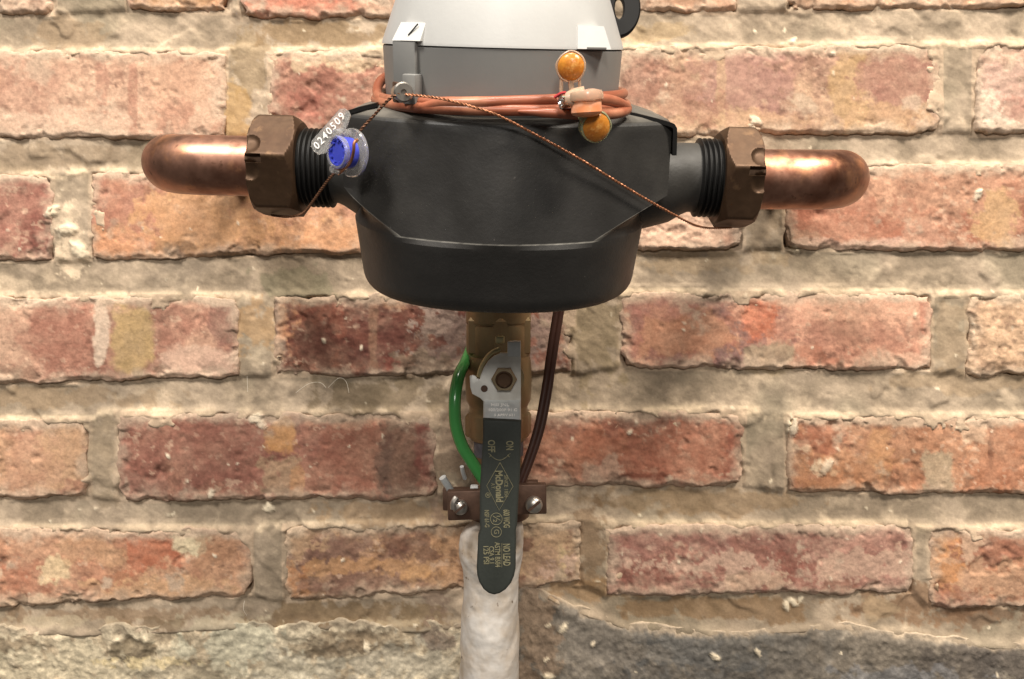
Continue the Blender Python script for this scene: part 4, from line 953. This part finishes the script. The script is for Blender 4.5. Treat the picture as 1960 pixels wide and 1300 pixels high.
gt('NO LEAD', 969, 1062, .0056, 44, .00012); gt('ASTM B584', 952, 1062, .0042, 50, .00006); gt('CSA 9.1', 940.5, 1063, .0040, 34, .00006); gt('125 PSI', 930, 1062, .0042, 36, .00006)
gt('½', 950, 993.5, .0058); gt('G', 950, 1018, .0040)
def line(pts, r=.00018, name='printed_line'):
    m2 = MB(); m2.tube([W(x, y, YT) for x, y in pts], r, 6); return m2.build(name, M_PRINT, valve)
line([(957, 885.5), (982, 931), (955.5, 977), (931.5, 930), (957, 885.5)])
line([(938 + 36 * t, 871 + 10 * math.sin(PI * t)) for t in [i / 12 for i in range(13)]])
line([(935, 868), (941, 872), (936.5, 875)]); line([(977, 868), (971, 872), (975.5, 875)])
line([(960.5, 1040), (960.5, 1086)], .00014)
for (cx, cy, r) in ((950, 993.5, 11.3), (950, 1018.5, 9.8)):
    line([(cx + r * math.cos(2 * PI * k / 24), cy + r * math.sin(2 * PI * k / 24)) for k in range(25)], .00016)

# ------------------------------------------------------------------ white painted pipe below
pp = thing('painted_pipe', 'lumpy white painted pipe rising from below to the valve', 'pipe', Matrix.Translation((W(938, 1300, YP).x, YP, vz(1390))))
prof = [(985, 952, 42), (1000, 951, 48), (1010, 945, 56), (1024, 941, 61), (1042, 940, 63.5), (1060, 940, 62.5), (1080, 940, 58.5), (1100, 940, 54.5), (1120, 940, 54), (1150, 939.5, 54.5), (1180, 938.5, 56), (1210, 938, 57), (1240, 937.5, 57.5), (1300, 936, 57), (1400, 934, 57)]
PX = [p_[0] for p_ in prof]
rings = []
for py in np.arange(985, 1400, 2.6):
    cx = np.interp(py, PX, [q[1] for q in prof]); hw = np.interp(py, PX, [q[2] for q in prof])
    c = W(cx, py, YP); r = (W(cx + hw, py, YP) - c).length * .985
    a = np.linspace(0, 2 * PI, 73)[:-1]
    dn_ = (fbm(np.cos(a) * 40 + 200, np.sin(a) * 40 + py * .62, 26, 4, 77) * .036 + fbm(np.cos(a) * 40, np.sin(a) * 40 + py * .7, 9, 2, 78) * .008) 
    rings.append([(c.x + r * (1 + dn_[k]) * math.cos(a[k]), c.y + r * (1 + dn_[k]) * math.sin(a[k]), c.z) for k in range(72)])
m2 = MB(); m2.grid(rings); m2.build('pipe', M_PAINT, pp, ang=70)

# ------------------------------------------------------------------ earth clamp
clamp = thing('ground_clamp', 'brown bronze earthing clamp with two steel screws across the pipe behind the grip', 'clamp', Matrix.Translation((VX, YP, vz(965))))
m2 = MB()
zc = vz(962); zz = []
for (za, zb_) in ((vz(990), vz(940)),):
    for z in (za, zb_):
        pass
m2.lathe([(.0165, vz(988)), (.0195, vz(986)), (.0195, vz(942)), (.0165, vz(940))], 40, VM); m2.build('collar', M_RUST, clamp)
def plate_at(px0, py0, px1, py1, Y, th, name, m_, bev=.0008, rot=0):
    a = W(px0, py0, Y); b = W(px1, py1, Y)
    m3 = MB(); m3.rbox((abs(b.x - a.x), th, abs(a.z - b.z)), bev, Matrix.Translation(((a.x + b.x) / 2, Y + th / 2, (a.z + b.z) / 2)) @ Matrix.Rotation(rot, 4, 'Y'))
    return m3.build(name, m_, clamp)
plate_at(856, 940, 926, 996, -.068, .006, 'jaw_lug', M_RUST, rot=-.03)
plate_at(847, 936, 902, 978, -.050, .006, 'jaw_lug', M_RUST)
plate_at(985, 928, 1046, 985, -.066, .006, 'jaw_lug', M_RUST, rot=-.02)
plate_at(985, 922, 1030, 950, -.048, .006, 'jaw_lug', M_RUST)
def screw(px, py, Y, r):
    q = W(px, py, Y); S = axis_frame((q.x, q.y, q.z), (0, -1, .05))
    m3 = MB(); prof_ = [(r, -.0005), (r, .0008)] + [(r * math.cos(t), .0008 + r * .62 * math.sin(t)) for t in (.3, .6, .9, 1.2, 1.45)]
    m3.lathe(prof_, 28, S); o = m3.build('screw', M_SCREW, clamp)
    m3 = MB(); m3.rbox((r * 1.7, .0007, r * .30), 0, S @ Matrix.Translation((0, 0, .0008 + r * .60)) @ Matrix.Rotation(.7, 4, 'Z') @ Matrix.Rotation(PI / 2, 4, 'X')); m3.build('screw_slot', M_RUST, o if False else clamp)
    return o
screw(881, 971, -.0690, .0046); screw(1022, 966, -.0670, .0052)
m2 = MB(); m2.tube([W(874, 952, -.071), W(868, 962, -.072), W(868, 974, -.072)], .0019, 10, dens=5); m2.build('washer_tongue', M_SCREW, clamp)
m2 = MB(); m2.tube([W(862, 938, -.050), W(856, 928, -.052), W(847, 914, -.054)], .0023, 12); m2.build('screw_tip', M_STEELB, clamp)
m2 = MB(); m2.tube([W(890, 916, -.052), W(886, 904, -.056), W(884, 893, -.058)], .0013, 10); m2.build('screw_tip', M_STEELB, clamp)
m2 = MB(); m2.tube([W(1000, 936, -.060), W(1014, 936, -.060)], .0013, 10); m2.build('screw_tip', M_STEELB, clamp)
m2 = MB(); q = W(908, 942, -.058); m2.rbox((.005, .005, .0085), .0008, Matrix.Translation(q)); m2.build('spacer', M_WHITE, clamp)

# ------------------------------------------------------------------ wires beside the valve
m2 = MB(); m2.tube([W(905, 660, -.026), W(893, 690, -.040), W(879, 718, -.056), W(871, 760, -.064), W(872, 810, -.066), W(884, 852, -.066), W(903, 884, -.066), W(930, 925, -.066)], .0037, 16, dens=8)
tag(m2.build('ground_wire', M_GREEN, None), 'thick glossy green wire bowed out at the left of the valve', 'wire')
m2 = MB()
for o_ in (-4.4, 4.4):
    m2.tube([W(1074 + o_, 570, -.050), W(1067 + o_, 610, -.050), W(1056 + o_, 680, -.052), W(1046 + o_, 750, -.054), W(1032 + o_, 820, -.056), W(1013 + o_ * .9, 880, -.058), W(992 + o_ * .8, 935, -.060)], .00205, 12, dens=8)
tag(m2.build('cable', M_BROWN, None), 'dark brown flat twin cable running down at the right of the valve', 'cable')

# ------------------------------------------------------------------ loose dust fibres caught on the mortar
m2 = MB()
for pts in ([(566, 752), (590, 735), (612, 732), (624, 742)], [(628, 742), (648, 724), (662, 730), (668, 752)], [(474, 750), (473, 720)], [(868, 775), (866, 758)], [(468, 1150), (466, 1166), (472, 1178)]):
    m2.tube([W(x, y, -.004 - .002 * (i % 2)) for i, (x, y) in enumerate(pts)], .00011, 5, dens=5)
f_ = m2.build('dust_fibre', M_PLASTER, wall); f_['kind'] = 'stuff'
